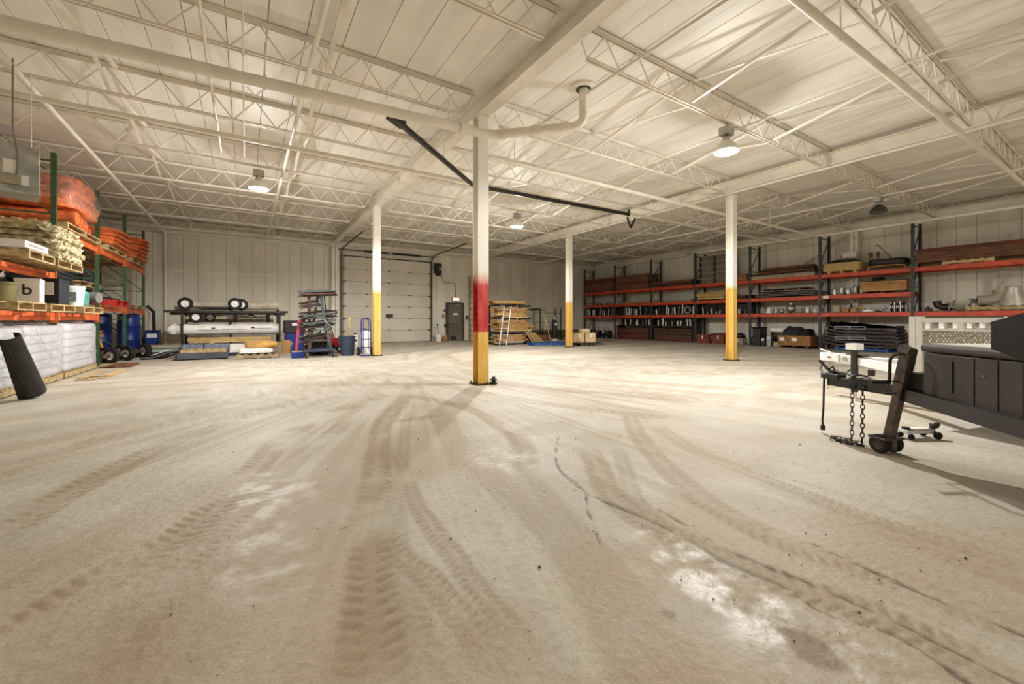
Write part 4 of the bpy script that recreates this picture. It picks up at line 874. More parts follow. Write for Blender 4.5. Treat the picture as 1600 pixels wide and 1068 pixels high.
for i, (yy, lb) in enumerate(((15.05, 'third bay'), (17.7, 'farthest bay'))):
    pallet('pallet under the orange tarps in the %s' % lb, (LM + .1, yy, C3), 0, L=1.15, W=1.9)
    for k in range(4 if i == 0 else 6):
        t = thing('folded_tarp', 'folded orange tarp in the %s of the green rack, %s from below' % (lb, ORD[k]), 'tarp', (LM + .2 + (.02 * k), yy + (.05 if k % 2 else -.05), C3 + .135 + k * .115), group='folded orange tarps')
        MB().blob((0, 0, .06), (1.1 - .02 * k, 2.0 - .17 * k, .125), .32, n=30, m=8, amp=.045, fr=4, seed=70 + 10 * i + k).build('fold', m_tarp, t, smooth=True); MB().blob((.1, 0, .055), (1.0, 1.7 - .17 * k, .07), .3, n=24, m=6, amp=.03, fr=5, seed=90 + k).build('fold', m_tarp, t, smooth=True)
# lower shelf, nearest bay
pallet('pale pallet on the low shelf under the olive tub', (LM + .25, 9.0, C1), 0, L=1.3, W=1.0)
pallet('pale pallet on the low shelf under the lettered white box', (LM + .25, 10.25, C1), 0, L=1.3, W=1.15)
pallet('pale pallet on the low shelf under the white bucket', (LM + .25, 11.95, C1), 0, L=1.3, W=1.3)
t = thing('olive_tub', 'olive plastic tub on the low shelf of the green rack', 'tub', (LXF - .05, 9.05, C1 + .132)); MB().lathe([(0, 0), (.18, 0), (.215, .25), (.23, .26), (.23, .28), (.2, .28), (.17, .02), (0, .02)], n=20).build('body', m_olive, t, smooth=True); MB().lathe([(0, .22), (.195, .22), (.195, .24), (0, .24)], n=20).build('contents', m_dark, t)
t = carton('white carton marked with a black letter on the low shelf', LXF + .10, 9.72, C1 + .132, .27, .36, .38, m_paper, R(8), tape=False, group='low shelf cartons')
text('b', .24, m_black, t, (0, -.187, .2), (R(90), 0, 0))
t = carton('dark blue carton with a white sheet taped on, next to the lettered box', LXF + .0, 10.45, C1 + .132, .6, .5, .44, m_carpet, 0, tape=False); MB().bb(-.02, .24, -.256, -.253, .16, .38).build('sheet', m_paper, t)
t = carton('dark open carton at the near end of the low shelf', LXF - .45, 9.1, C1 + .132, .4, .5, .42, m_black, 0, None, True, False); 
t = thing('hose_bundle', 'black hose loop lying over the low shelf cartons', 'hose', (LXF - .35, 9.75, C1 + .54)); MB().tube([(.05 * math.cos(q), -.5 + q * .16, .1 + .1 * math.sin(q * 1.3)) for q in range(8)], .04, 8).build('hose', m_black, t, smooth=True); MB().tube([(-.2 + .08 * math.sin(q), -.4 + q * .14, .09 + .07 * math.cos(q)) for q in range(7)], .04, 8).build('hose', m_black, t, smooth=True)
# second bay low shelf
t = thing('white_bucket', 'white plastic bucket with printed label on the low shelf', 'bucket', (LXF + .12, 11.62, C1 + .132)); MB().lathe([(0, 0), (.14, 0), (.165, .34), (.175, .34), (.175, .40), (.15, .40), (0, .395)], n=22).build('pail', m_white, t, smooth=True); MB().bb(-.08, .08, -.168, -.12, .1, .28).build('printed_label', mat('grey_print', '#8f9094', .6, var=.3, scale=30), t)
for k, (dx, y, z, s) in enumerate(((-.1, 11.37, 0, (.4, .42, .44)), (-.25, 11.65, .0, (.36, .5, .40)), (.1, 11.95, 0, (.34, .32, .34)))):
    t = thing('teal_bag', 'teal plastic sack %s the white bucket' % ('left of', 'behind', 'right of')[k], 'sack', (LXF + dx, y, C1 + .132), group='teal sacks'); MB().blob((0, 0, s[2] / 2 - .01), s, .45, n=18, m=10, amp=.035, fr=5, seed=k).build('sack', m_tealbag, t, smooth=True); MB().bb(-.08, .08, -s[1] / 2 - .012, -s[1] / 2 + .02, .1, .26).build('sack_print', m_paper, t)
roll('grey_roll', 'short grey rubber roll on the low shelf, upper of two', (LXF + .25, 12.75, C1 + .36), (LXF - .26, 12.9, C1 + .37), .12, m_greyroll, group='grey rolls', core=False)
roll('grey_roll', 'short grey rubber roll on the low shelf, lower of two', (LXF + .12, 12.45, C1 + .13), (LXF - .26, 12.55, C1 + .125), .12, mat('brown_roll', '#5f5850', .7), group='grey rolls', core=False)
for k in range(5):
    t = thing('dark_mat', 'dark rubber mat in the pile behind the teal sacks, %s from below' % ORD[k], 'mat', (LXB + .42, 12.9, C1 + .50 + k * .085), group='dark mats'); MB().blob((0, 0, .04), (.7, 1.35, .09), .2, n=20, m=6, amp=.03, fr=4, seed=k).build('mat', m_carpet, t, smooth=True); MB().bb(.33, .36, -.4, .4, .02, .06).build('edge', m_carpet, t)
pallet('wooden pallet holding the dark mats behind the grey rolls', (LXB + .42, 12.9, C1 + .37), 0, L=.75, W=1.4)
carton('dark long crate under the mat pallet', LXB + .42, 12.9, C1, .7, 1.36, .365, m_carpet, tape=False, name='crate', cat='crate')
# third and fourth bay low shelf
pallet('red painted pallet hanging over the low beam', (LXF - .3, 14.6, C4 + .02), R(0), L=1.2, W=1.35, m=m_red, h=.17, tilt=(0, R(5), 0))
pallet('pale pallet on the low shelf behind the red pallet', (LM + .05, 16.75 + .85, C4), 0, L=1.15, W=2.2, h=.1)
for k, (y, m, lb) in enumerate(((14.3, m_bluep, 'steel blue'), (15.2, m_carpet, 'dark'), (17.1, m_black, 'black'), (18.1, m_carpet, 'charcoal'))):
    carton('%s tray on the low shelf above the axle wheels' % lb, LXB + .35, y, C4 + (.1 if k > 1 else .23), .5, .8, .22, m, tape=False, name='tray', cat='tray')
pl = pallet('pale pallet on top of the blue and dark trays', (LXB + .4, 14.75, C4 + .46), 0, L=.75, W=1.7)
for k in range(3):
    t = thing('dark_mat', 'dark tarp layer on the pale pallet above the trays, %s from below' % ORD[k], 'tarp', (LXB + .42, 14.75, C4 + .595 + k * .1), group='dark tarp layers'); MB().blob((0, 0, .05), (.75, 1.6, .11), .3, n=20, m=6, amp=.04, fr=4, seed=20 + k).build('mat', m_carpet, t, smooth=True); MB().bb(.34, .38, -.4, .4, .03, .07).build('edge', m_carpet, t)
# floor level of the left rack: wrapped pallets
def wrapped(label, y0, y1, x1, h, seed):
    t = thing('wrapped_pallet', label, 'wrapped pallet', (x1 - .55, (y0 + y1) / 2, 0), group='film wrapped pallets'); L_ = y1 - y0; D_ = 1.1
    for i in range(6): piece('deck_board', m_pallet, t, (0, -L_ / 2 + .08 + i * (L_ - .16) / 5, .11), (D_, .1, .02))
    for s in (-1, 0, 1): piece('stringer', m_pallet, t, (s * (D_ / 2 - .03), 0, .06), (.05, L_, .085))
    n = 6; z = .125; dz = (h - z) / n
    for k in range(n):
        for j in range(2):
            MB().blob((0, (j - .5) * L_ * .485, z + dz * (k + .5)), (D_ * .95, L_ * .48, dz * 1.0), .34, n=30, m=10, amp=.02, fr=5, seed=seed + k * 2 + j).build('bag', m_bag, t, smooth=True)
    MB().blob((0, 0, (h + .1) / 2 + .01), (D_ * 1.02, L_ * 1.0, h - .08), .13, n=44, m=20, amp=.035, fr=4, seed=seed).build('stretch_film', m_wrap, t, smooth=True)
    rr = random.Random(seed)
    for k in range(5):
        za, zb = rr.uniform(.3, h), rr.uniform(.2, h * .8); ya = rr.uniform(-L_ * .42, -.1); pts = [(D_ * .515 + .008, ya + q * L_ * .08, za + (zb - za) * q / 6) for q in range(7)]
        MB().tube(pts, .005, 5).build('film_fold', m_wrap, t, smooth=True)
    MB().blob((.2, L_ * .2, h + .02), (.5, .4, .12), .8, n=14, m=8, amp=.09, fr=9, seed=seed + 3).build('loose_film', m_wrap, t, smooth=True)
    return t
wrapped('film wrapped pallet of grey sacks beside the black chute', 9.42, 11.03, -2.86, 1.0, 100)
wrapped('film wrapped pallet of grey sacks nearest the green post', 11.13, 13.1, -2.86, 1.03, 130)
wrapped('film wrapped pallet of grey sacks cut by the left picture edge', 8.5, 9.38, -2.86, .98, 160)
t = thing('black_chute', 'black half round chute leaning at the wrapped pallets', 'chute', (-2.56, 8.62, 0))
def chute():
    mb = MB(); vs = []; n = 10; sg = 8; ax = Vector((-.10, -.50, 1.0)); L_ = .92; ax.normalize(); sd = Vector((.35, .9, 0)); sd -= ax * sd.dot(ax); sd.normalize(); nn = ax.cross(sd)
    if nn.x < 0: nn = -nn
    for q in range(sg + 1):
        for rad in (1., .9):
            for k in range(n + 1):
                a = R(-15 + 210 * k / n); r = (.155 - .045 * q / sg) * rad; p = ax * (L_ * q / sg) + sd * (r * math.cos(a)) + nn * (r * math.sin(a)); vs.append(p)
    m_ = n + 1; fs = []
    for q in range(sg):
        o0, o1 = q * 2 * m_, (q + 1) * 2 * m_
        for k in range(n): fs += [(o0 + k, o0 + k + 1, o1 + k + 1, o1 + k), (o0 + m_ + k, o1 + m_ + k, o1 + m_ + k + 1, o0 + m_ + k + 1)]
        for k in (0, n): fs.append((o0 + k, o1 + k, o1 + m_ + k, o0 + m_ + k))
    for o0 in (0, sg * 2 * m_):
        for k in range(n): fs.append((o0 + k, o0 + k + 1, o0 + m_ + k + 1, o0 + m_ + k))
    zmin = min(v.z for v in vs); mb.add([v - Vector((0, 0, zmin)) for v in vs], fs); return mb
chute().build('trough', mat('chute_black', '#23211f', .4, var=.3, scale=9), t, smooth=True)
MB().bar((.02, -.16, .03), (-.05, -.50, .74), .012, .012).build('seam', m_dark, t)
planks('scrap_boards', 'torn grey scrap boards on the floor before the wrapped pallets', 'lumber', -2.62, -2.2, 10.6, 12.3, 0, 2, 3, .02, [m_greybox, m_pallet], .3)
planks('scrap_boards', 'loose reddish boards on the floor beside the green post foot', 'lumber', -2.85, -2.25, 13.0, 13.9, 0, 2, 4, .025, [m_brown, m_pallet], .25)
# wheels, barrow, barrels under the far left bays
def axle(label, x, y, rz, r=.2, wd=.12, L_=.9, hub=None):
    t = thing('wheel_axle', label, 'axle', (x, y, 0), rz, 'loose wheel axles'); MB().cyl((-L_ / 2, 0, r), (L_ / 2, 0, r), .028, 10).build('shaft', m_dark, t, smooth=True)
    for s in (-1, 1): wheel(t, (s * L_ / 2, 0, r), r, wd, 'x', hub or m_white)
    MB().bb(-.12, .12, -.05, .05, r - .05, r + .05).build('spring_seat', m_rust, t)
axle('black tyred axle on the floor nearest the green post', -3.02, 14.3, R(62), .19, .12, .5)
axle('black tyred axle on the floor, middle of the three under the rack', -2.9, 15.05, R(50), .2, .13, .55)
axle('black tyred axle with white hubs farthest along under the rack', -2.72, 15.9, R(40), .21, .13, .6)
t = thing('sawhorse', 'yellow sawhorse frame with board top among the wheels', 'sawhorse', (-3.45, 14.9, 0))
for sx in (-1, 1):
    for sy in (-1, 1): MB().bar((sx * .32, sy * .38, 0), (sx * .12, sy * .2, .78), .05, .05).build('leg', m_yellow, t)
piece('top_board', m_yellow, t, (0, 0, .8), (.4, .9, .05)); piece('side_rail', m_yellow, t, (.22, 0, .7), (.03, .8, .08))
MB().bar((.3, -.6, .9), (.0, .9, .87), .08, .03).build('pole', m_greybox, t)
t = thing('blue_drum', 'tall blue plastic drum under the far end of the green rack', 'drum', (-3.25, 18.35, 0)); MB().lathe([(0, 0), (.27, 0), (.29, .05), (.29, .42), (.305, .44), (.29, .46), (.29, .88), (.305, .9), (.29, .92), (.28, 1.28), (.25, 1.31), (0, 1.31)], n=24).build('body', m_blue, t, smooth=True); MB().cyl((.12, 0, 1.31), (.12, 0, 1.34), .04, 10).build('bung', m_white, t)
t = thing('blue_drum', 'blue plastic drum half hidden behind the wheels', 'drum', (-3.75, 17.4, 0)); MB().lathe([(0, 0), (.27, 0), (.29, .05), (.29, .42), (.305, .44), (.29, .46), (.29, .88), (.305, .9), (.29, .92), (.28, 1.28), (.25, 1.31), (0, 1.31)], n=24).build('body', m_blue, t, smooth=True); MB().cyl((.12, 0, 1.31), (.12, 0, 1.34), .04, 10).build('bung', m_white, t)
t = thing('blue_bin', 'square blue recycling bin at the end of the green rack', 'bin', (-2.62, 18.2, 0)); MB().prism([(-.18, -.18), (.18, -.18), (.18, .18), (-.18, .18)], .02, .72, 'z').build('body', m_blue, t, bevel=.02); MB().bb(-.2, .2, -.2, .2, .72, .77).build('rim', m_blue, t, bevel=.01); MB().bb(-.13, .13, -.183, -.18, .52, .66).build('recycling_label', m_paper, t)
one(MB().tube([(-2.94, 19.02, 1.5), (-2.8, 18.75, 1.35), (-2.83, 18.7, .9), (-2.78, 18.72, .5), (-2.85, 18.7, .1), (-2.7, 18.8, .03)], .014, 6), 'rope', m_yellow, 'yellow rope hanging down the last green post', 'rope')
one(MB().tube([(-2.72, 18.9, 0.02), (-2.7, 18.95, .8), (-2.72, 19.0, 1.4), (-2.9, 19.0, 1.6)], .05, 8), 'dark_hose', m_carpet, 'thick dark hose bent down at the end of the green rack', 'hose')
# heater box at the left edge
t = thing('unit_heater', 'silver sheet metal heater box hung in front of the green rack', 'heater', (-2.35, 8.2, 2.8), R(20))
MB().bb(-.62, .0, 0, .5, .0, .62).build('cabinet', m_galv, t, bevel=.006); MB().bb(-.63, .012, -.012, .51, -.012, .0).build('bottom_plate', m_alu, t)
MB().bb(-.32, -.2, -.012, -.001, .22, .4).build('data_label', m_paper, t); MB().bb(-.17, -.1, -.012, -.001, .09, .22).build('data_label', m_paper, t); MB().bb(-.34, -.18, -.05, -.001, .08, .2).build('gas_valve', m_greybox, t)
MB().tube([(-.22, -.03, .12), (-.2, -.03, .3), (-.2, -.03, .52), (-.24, -.03, .8), (-.24, -.03, 1.72)], .009, 6).build('conduit', m_greyroll, t, smooth=True)
for x in (-.4, -.06): MB().cyl((x, .3, .58), (x, .3, 1.75), .006, 6).build('hanger_rod', m_steel, t)

# ================================================================== FAR WALL: ROLL RACK
RX, RYB = -.5, 17.3
t = thing('cantilever_rack', 'dark steel rack of long rolls against the far wall', 'rack', (RX, RYB, 0))
for x in (-1.2, 0.05, 1.5):
    MB().bb(x - .04, x + .04, .5, .6, 0, 1.5).build('upright', m_black, t); MB().bb(x - .04, x + .04, -.6, .55, 0, .08).build('foot', m_black, t)
    for z in (.62, 1.02, 1.42): MB().bb(x - .03, x + .03, -.58, .5, z - .06, z).build('arm', m_black, t)
for x in (-1.2, 1.5): MB().bb(x - .03, x + .03, -.63, -.58, .08, 1.42).build('front_post', m_black, t)
MB().bb(-1.65, 1.75, .62, .68, 1.28, 1.42).build('back_rail', m_darkwood, t)
MB().bb(-1.65, 1.75, -.68, -.63, 1.34, 1.42).build('front_rail', m_dark, t)
roll('carpet_roll', 'long grey wrapped roll on top of the dark roll rack', (-1.95, 17.35, 1.58), (1.0, 17.35, 1.62), .15, mat('roll_grey', '#b9ad98', .6, var=.12, scale=6), group='long rolls', core=False)
roll('carpet_roll', 'white wrapped roll on the middle arms of the roll rack', (-1.7, 17.45, 1.165), (.85, 17.45, 1.165), .14, mat('roll_dirty', '#b3a792', .6, var=.2, scale=7), group='long rolls', core=False)
t = roll('carpet_roll', 'long bright white printed roll on the lowest arms of the roll rack', (-1.85, 16.95, .80), (1.05, 16.95, .80), .18, m_white, group='long rolls', core=False)
for x0, x1, z in ((.55, 1.1, -.02), (1.15, 1.9, .0), (2.3, 2.75, .0), (2.0, 2.6, .03)): MB().bb(x0, x1, -.184, -.176, z - .008, z + .008).build('print_line', m_greyroll, t)
for x, z in ((.95, .04), (2.05, .06)): MB().bb(x - .05, x + .05, -.181, -.172, z - .02, z + .02).build('print_mark', m_black, t)
MB().blob((-.1, 0, 0), (.32, .35, .35), .8, n=14, m=8, amp=.06, fr=7, seed=3).build('twisted_end', m_white, t, smooth=True)
def trolley(label, pts, loc, hubs, bars):
    t = thing('wheel_axle', label, 'axle', loc, group='stored axles')
    for (x, y, z, r, ax) in pts: wheel(t, (x, y, z), r, .11, ax, hubs)
    for p, q, s in bars: MB().bar(p, q, s, s).build('frame_bar', m_dark, t)
trolley('trailer axle with white hubbed wheels on top of the roll rack', [(-.75, -.22, .2, .2, 'y'), (.55, -.22, .22, .2, 'y'), (.72, .05, .2, .2, 'y')], (-.85, 16.75, 1.42), m_white, [((-.75, -.12, .16), (-.3, .1, .03), .05), ((-.3, .1, .05), (.5, .1, .05), .05), ((.55, -.1, .2), (.55, .2, .06), .06), ((-.75, .0, .1), (.6, .0, .1), .05)])
trolley('trailer axle with wheels on the middle arms of the roll rack', [(-.5, -.1, .18, .19, 'y'), (-.15, .2, .17, .16, 'y'), (.55, -.05, .18, .18, 'x'), (1.5, -.05, .18, .18, 'x')], (-.85, 16.85, 1.02), m_white, [((-.5, .0, .18), (.0, .05, .14), .05), ((.55, .0, .18), (1.5, .0, .18), .05), ((.8, .0, .18), (1.1, .05, .3), .04), ((1.2, .0, .18), (.9, .05, .3), .04)])
planks('square_blocks', 'pale timber block pair on the left end of the roll rack', 'lumber', -1.78, -1.5, 16.9, 17.25, 1.42, 1, 2, .06, [m_pine], 0, axis='x')
# stock in front of the roll rack
planks('pine_boards', 'bright yellow pine boards lying on the stock before the roll rack', 'lumber', -1.55, .72, 16.1, 16.42, .40, 3, 3, .05, [m_pine], .06, axis='x')
t = thing('blue_bundle', 'blue speckled wrapped bundle under the yellow pine boards', 'bundle', (-.3, 16.25, 0)); MB().bb(-1.35, .75, -.25, .25, .16, .35).build('bundle', mat('blue_speckle', '#3b4a6b', .7, var=.5, scale=22, c2='#a6aec0'), t, bevel=.03)
for x in (-1.0, -.1, .6): piece('bearer', m_pine, t, (x, 0, .08), (.09, .5, .155))
for x in (-.8, .3): piece('strap', m_black, t, (x, 0, .255), (.03, .52, .205))
for x in (-.9, .3): one(MB().bb(x - .05, x + .05, 16.1, 16.4, .352, .398), 'bearer', m_pine, 'short %s bearer between blue bundle and pine boards' % ('left' if x < 0 else 'right'), 'lumber')
t = thing('sheet_pack', 'pale green panel pack on the floor left of the blue bundle', 'panels', (-2.27, 16.6, 0)); 
for k in range(3): piece('panel', (m_darkwood, mat('mint', '#9db4ab', .6, rnd=.1), m_greybox)[k], t, (.05 * k, 0, .07 + k * .11), (.95, .5, .09))
for s in (-.35, .35): piece('bearer', m_dark, t, (s, 0, .012), (.06, .5, .022))
t = thing('dark_ramp', 'pair of bent dark steel fenders on the floor left of the black framed pallet', 'fender', (-1.95, 15.5, 0))
for k in range(2): MB().tube([(-.5 + .2 * k, -.3 + .3 * k, .02), (-.2 + .2 * k, -.2 + .3 * k, .05), (.1 + .2 * k, -.1 + .3 * k, .17), (.5 + .2 * k, 0 + .3 * k, .22)], .04, 8).build('fender', m_black, t, smooth=True)
MB().bar((-.3, -.12, .1), (.05, .05, .24), .05, .015).build('white_edge', m_white, t)
planks('dark_frame_stack', 'stack of dark wooden frames with black edge under a pale pallet', 'lumber', -1.55, -.45, 14.5, 15.4, 0, 2, 4, .085, [m_darkwood, m_yellow], .05, axis='x')
one(MB().bb(-1.6, -.42, 14.36, 14.40, .03, .19).bb(-1.62, -1.58, 14.36, 15.3, .03, .19), 'edge_angle', mat('slate_angle', '#4a4c55', .5), 'slate grey steel angle lying along the dark frame stack', 'steel angle')
pallet('pale pallet on top of the dark frame stack', (-1.0, 14.95, .172), 0, L=1.05, W=.8, h=.11)
t = thing('leaning_sheet', 'white metal sheet leaning over black skid beside the pale pallet', 'panel', (.0, 15.75, 0)); MB().box((0, 0, .22), (.85, .5, .015), (R(28), 0, 0)).build('sheet', m_white, t); MB().box((-.0, -.02, .1), (1.0, .45, .05), (R(10), 0, 0)).build('skid', m_navy, t); MB().bb(-.4, .4, -.2, .2, 0, .05).build('base', m_dark, t)
pallet('grey worn pallet carrying white sacks on the floor', (.32, 14.3, 0), R(-4), L=1.05, W=.75, m=mat('worn_pallet', '#a08d6c', .85, var=.2, rnd=.2))
for k, (dx, sx, m, lb, z) in enumerate(((-.1, .9, m_white, 'white sack on the worn pallet', .132), (.12, .85, mat('yellow_sheet', '#d8a95e', .6, var=.2), 'crumpled yellow paper sacks on top of the white sack', .29))):
    t = thing('sack_pile', lb, 'sack', (.32 + dx * .5, 14.35, z)); MB().blob((0, 0, .085), (sx, .6, .18), .4, n=26, m=8, amp=.06, fr=5, seed=k + 7).build('sack', m, t, smooth=True); MB().blob((.08, .05, .13), (sx * .7, .45, .12), .5, n=22, m=8, amp=.06, fr=6, seed=k + 17).build('fold', m, t, smooth=True)
t = thing('block_stack', 'pair of tan square blocks stacked at the right end of the roll rack', 'blocks', (1.12, 15.6, 0))
for k in range(2): piece('block', m_card, t, (0, 0, .11 + k * .225), (.22, .22, .22))
planks('grey_planks', 'grey weathered planks on the floor between roll rack and tan blocks', 'lumber', .5, 1.35, 16.0, 16.5, 0, 4, 3, .09, [m_greybox, m_navy], .12, axis='x')

# ================================================================== FAR WALL: CART OF RODS, BIN, HAND TRUCK
t = thing('blue_bin', 'blue bin with black lid behind the rod cart', 'bin', (1.5, 17.2, 0)); MB().bb(-.3, .3, -.3, .3, .02, .62).build('body', m_blue, t, bevel=.03); MB().bb(-.34, .34, -.34, .34, .62, 1.1).build('lid', m_plum, t, bevel=.03); MB().bb(-.1, .1, -.345, -.34, .9, 1.0).build('label_plate', m_paper, t)
t = thing('rod_cart', 'wheeled A-frame cart of rods and bars beside the overhead door', 'cart', (1.82, 13.55, 0))
for s in (-1, 1): MB().bb(-.42, .42, s * .27 - .03, s * .27 + .03, .18, .26).build('base_rail', m_navy, t); MB().bb(s * .39 - .03, s * .39 + .03, -.24, .24, .18, .26).build('base_end', m_black, t)
for sx in (-1, 1):
    for sy in (-1, 1):
        wheel(t, (sx * .36, sy * .26, .07), .07, .045, 'x', m_white, 'caster'); MB().bb(sx * .36 - .03, sx * .36 + .03, sy * .26 - .03, sy * .26 + .03, .14, .18).build('caster_fork', m_dark, t)
m_frame = mat('frame_grey', '#555f5d', .5)
MB().bar((-.25, -.1, .26), (-.25, .0, 2.0), .08, .06).build('wooden_mast', m_rust, t)
for p, q in (((.32, -.2, .26), (.02, .0, 1.95)), ((.3, .2, .26), (.06, .0, 1.95)), ((-.2, .2, .26), (.0, .02, 1.95))): MB().bar(p, q, .05, .05).build('leg', m_frame, t)
for z, x0, x1 in ((.5, -.25, .28), (.82, -.25, .22), (1.2, -.22, .18), (1.5, -.2, .12)): MB().bb(x0, x1, -.12, -.08, z - .02, z + .02).build('crossbar', m_frame, t)
for k, z in enumerate((.62, .72, .85, .95, 1.05, 1.15, 1.3, 1.45, 1.55, 1.7)): MB().cyl((-.3, -.12, z), (-.12, -.3, z + .02), .014, 6).build('peg', m_galv if k % 2 else m_dark, t)
rr = random.Random(3)
for k, (z, n, lb) in enumerate(((1.85, 16, 'top'), (1.58, 10, 'upper'), (1.25, 14, 'middle'), (.98, 16, 'lower'), (.55, 12, 'lowest'))):
    b_ = thing('rod_bundle', 'bundle of dark rods resting on the %s pegs of the rod cart' % lb, 'rods', (1.82, 13.55, z), group='rod bundles')
    for j in range(n):
        y = rr.uniform(-.16, .12); dz = rr.uniform(-.09, .12); x0 = -.5 + rr.uniform(-.06, .1); x1 = (.42 if k in (0, 2, 3) else .2 if k == 4 else -.02) + rr.uniform(-.1, .14); MB().cyl((x0, y - .1, dz - (.05 if k else .02)), (x1, y + .1, dz + .05), rr.choice((.012, .018, .026)), 6).build('rod', rr.choice((m_black, m_dark, m_rust, m_frame)), b_)
for k, (p, q, m, lb) in enumerate((((2.2, 13.4, .85), (1.9, 13.3, 1.15), m_galv, 'silver channel'), ((2.05, 13.6, .9), (2.35, 13.5, 1.35), m_black, 'black bar'), ((2.1, 13.7, 1.0), (2.0, 13.75, 1.9), m_dark, 'tall thin bar'))): one(MB().bar(p, q, .03, .02), 'loose_bar', m, '%s leaning askew on the right side of the rod cart' % lb, 'bar')
t = thing('pink_stand', 'pink painted post standing on a blue block', 'post', (1.27, 13.6, 0)); MB().bb(-.16, .16, -.14, .14, 0, .18).build('block', m_blue, t, bevel=.01); MB().bb(-.15, .15, -.13, .13, .18, .20).build('block_top', m_greybox, t); MB().bar((-.03, 0, .2), (.04, 0, 1.1), .09, .07).build('post', m_pink, t); MB().bar((.02, 0, 1.08), (.2, -.05, 1.12), .05, .05).bar((.1, 0, 1.12), (.22, 0, .98), .04, .04).build('hook', m_red, t)
t = thing('scrap_pile', 'tangled dark scrap of bars and pipes heaped behind the rod cart', 'scrap', (1.95, 14.45, 0)); rr = random.Random(17)
for k in range(34):
    a_ = rr.uniform(0, 3.14); z0 = rr.uniform(.03, .35); ln = rr.uniform(.3, .55); zt = z0 + rr.uniform(.05, .75) * (1 if k % 3 else .2); px_, py_ = rr.uniform(-.3, .3), rr.uniform(-.2, .2)
    MB().bar((px_ - math.cos(a_) * ln * .6, py_ - math.sin(a_) * ln * .4, z0), (px_ + math.cos(a_) * ln * .6, py_ + math.sin(a_) * ln * .4, zt), rr.choice((.02, .035, .06)), rr.choice((.015, .03))).build('scrap_bar', rr.choice((m_black, m_dark, m_rust, m_black, m_darkwood)), t)
MB().blob((0, 0, .2), (.75, .5, .42), .6, n=16, m=8, amp=.1, fr=6, seed=44).build('scrap_core', m_black, t)
t = thing('red_compressor', 'red portable compressor behind the navy trash can', 'compressor', (2.35, 15.3, 0)); MB().blob((-.1, 0, .42), (.55, .4, .5), .6, n=20, m=10, amp=.03, fr=6, seed=5).build('tank', m_red, t, smooth=True); MB().blob((.28, .05, .3), (.3, .35, .4), .6, n=16, m=8, amp=.02, seed=6).build('motor', m_red, t, smooth=True); wheel(t, (-.2, -.22, .12), .12, .07, 'y', m_galv); wheel(t, (.35, -.2, .12), .12, .07, 'y', m_galv); MB().tube([(-.3, 0, .6), (-.4, 0, .85), (.1, 0, .88), (.2, 0, .5)], .018, 6).build('handle', m_black, t); MB().bb(-.3, .4, -.15, .15, .12, .2).build('frame', m_black, t)
t = thing('trash_can', 'round navy plastic trash can beside the blue hand truck', 'trash can', (2.68, 13.75, 0)); MB().lathe([(0, .0), (.19, 0), (.235, .56), (.26, .57), (.26, .61), (.225, .61), (.18, .02), (0, .02)], n=26).build('body', m_navy, t, smooth=True); MB().lathe([(.205, .18), (.212, .2), (.21, .22)], n=26).build('rib', m_navy, t)
for s in (-1, 1): MB().bb(s * .25 - .03, s * .25 + .03, -.05, .05, .42, .5).build('handle', m_navy, t, bevel=.01)
one(MB().bar((2.66, 13.75, .1), (2.75, 13.8, 1.15), .07, .02).bar((2.75, 13.8, 1.1), (2.77, 13.82, 1.2), .09, .02), 'timber_offcut', m_pine, 'pale timber offcut standing in the navy trash can', 'lumber')
for k, (x, y, h, lb) in enumerate(((3.05, 14.4, .62, 'squat'), (3.35, 14.25, .78, 'taller'))):
    t = thing('white_drum', '%s white plastic drum behind the blue hand truck' % lb, 'drum', (x, y, 0)); MB().lathe([(0, 0), (.17, 0), (.18, .03), (.18, h * .85), (.15, h * .93), (.07, h), (0, h)], n=20).build('body', m_white, t, smooth=True); MB().cyl((0, 0, h), (0, 0, h + .05), .05, 10).build('cap', m_dark, t, smooth=True)
t = thing('hand_truck', 'blue tubular hand truck leaning by the yellow footed column', 'hand truck', (3.16, 13.36, 0))
fr = MB()
for s in (-1, 1): fr.tube([(s * .14, .0, .06), (s * .14, .02, .6), (s * .14, .05, 1.05)] + [(s * .14 * math.cos(R(q)), .05, 1.05 + .12 * math.sin(R(q))) for q in (30, 60, 90)], .018, 8)
fr.build('frame', m_blue, t, smooth=True)
for z in (.25, .5, .78): MB().cyl((-.14, .02, z), (.14, .02, z), .014, 8).build('crossbar', m_blue, t)
MB().tube([(-.08, .03, .2), (-.08, .05, 1.1), (.0, .05, 1.14), (.08, .05, 1.1), (.08, .03, .2)], .012, 8).build('inner_loop', m_blue, t, smooth=True)
MB().bb(-.2, .2, -.26, .0, .012, .025).build('toe_plate', m_blue, t); MB().bar((-.14, .0, .1), (-.14, .16, .14), .03, .03).bar((.14, .0, .1), (.14, .16, .14), .03, .03).build('axle_bracket', m_blue, t)
for s in (-1, 1): wheel(t, (s * .21, .14, .13), .13, .07, 'x', m_card)
t = thing('bucket', 'white bucket with a shovel standing left of the olive exit door', 'bucket', (8.4, 20.15, 0)); MB().lathe([(0, 0), (.15, 0), (.18, .36), (.19, .38), (.165, .38), (.14, .02), (0, .02)], n=18).build('pail', m_white, t, smooth=True); MB().bb(-.19, .19, -.01, .01, .33, .36).build('handle', m_dark, t)
t = thing('shovel', 'black handled shovel standing in the white bucket', 'shovel', (8.4, 20.15, .02)); MB().cyl((0.02, 0, .02), (-.05, .05, .85), .018, 8).build('shaft', m_black, t); MB().bb(-.12, .02, .04, .06, .84, .88).build('grip', m_black, t); MB().bb(-.04, .08, -.01, .01, .0, .2).build('blade', m_galv, t)
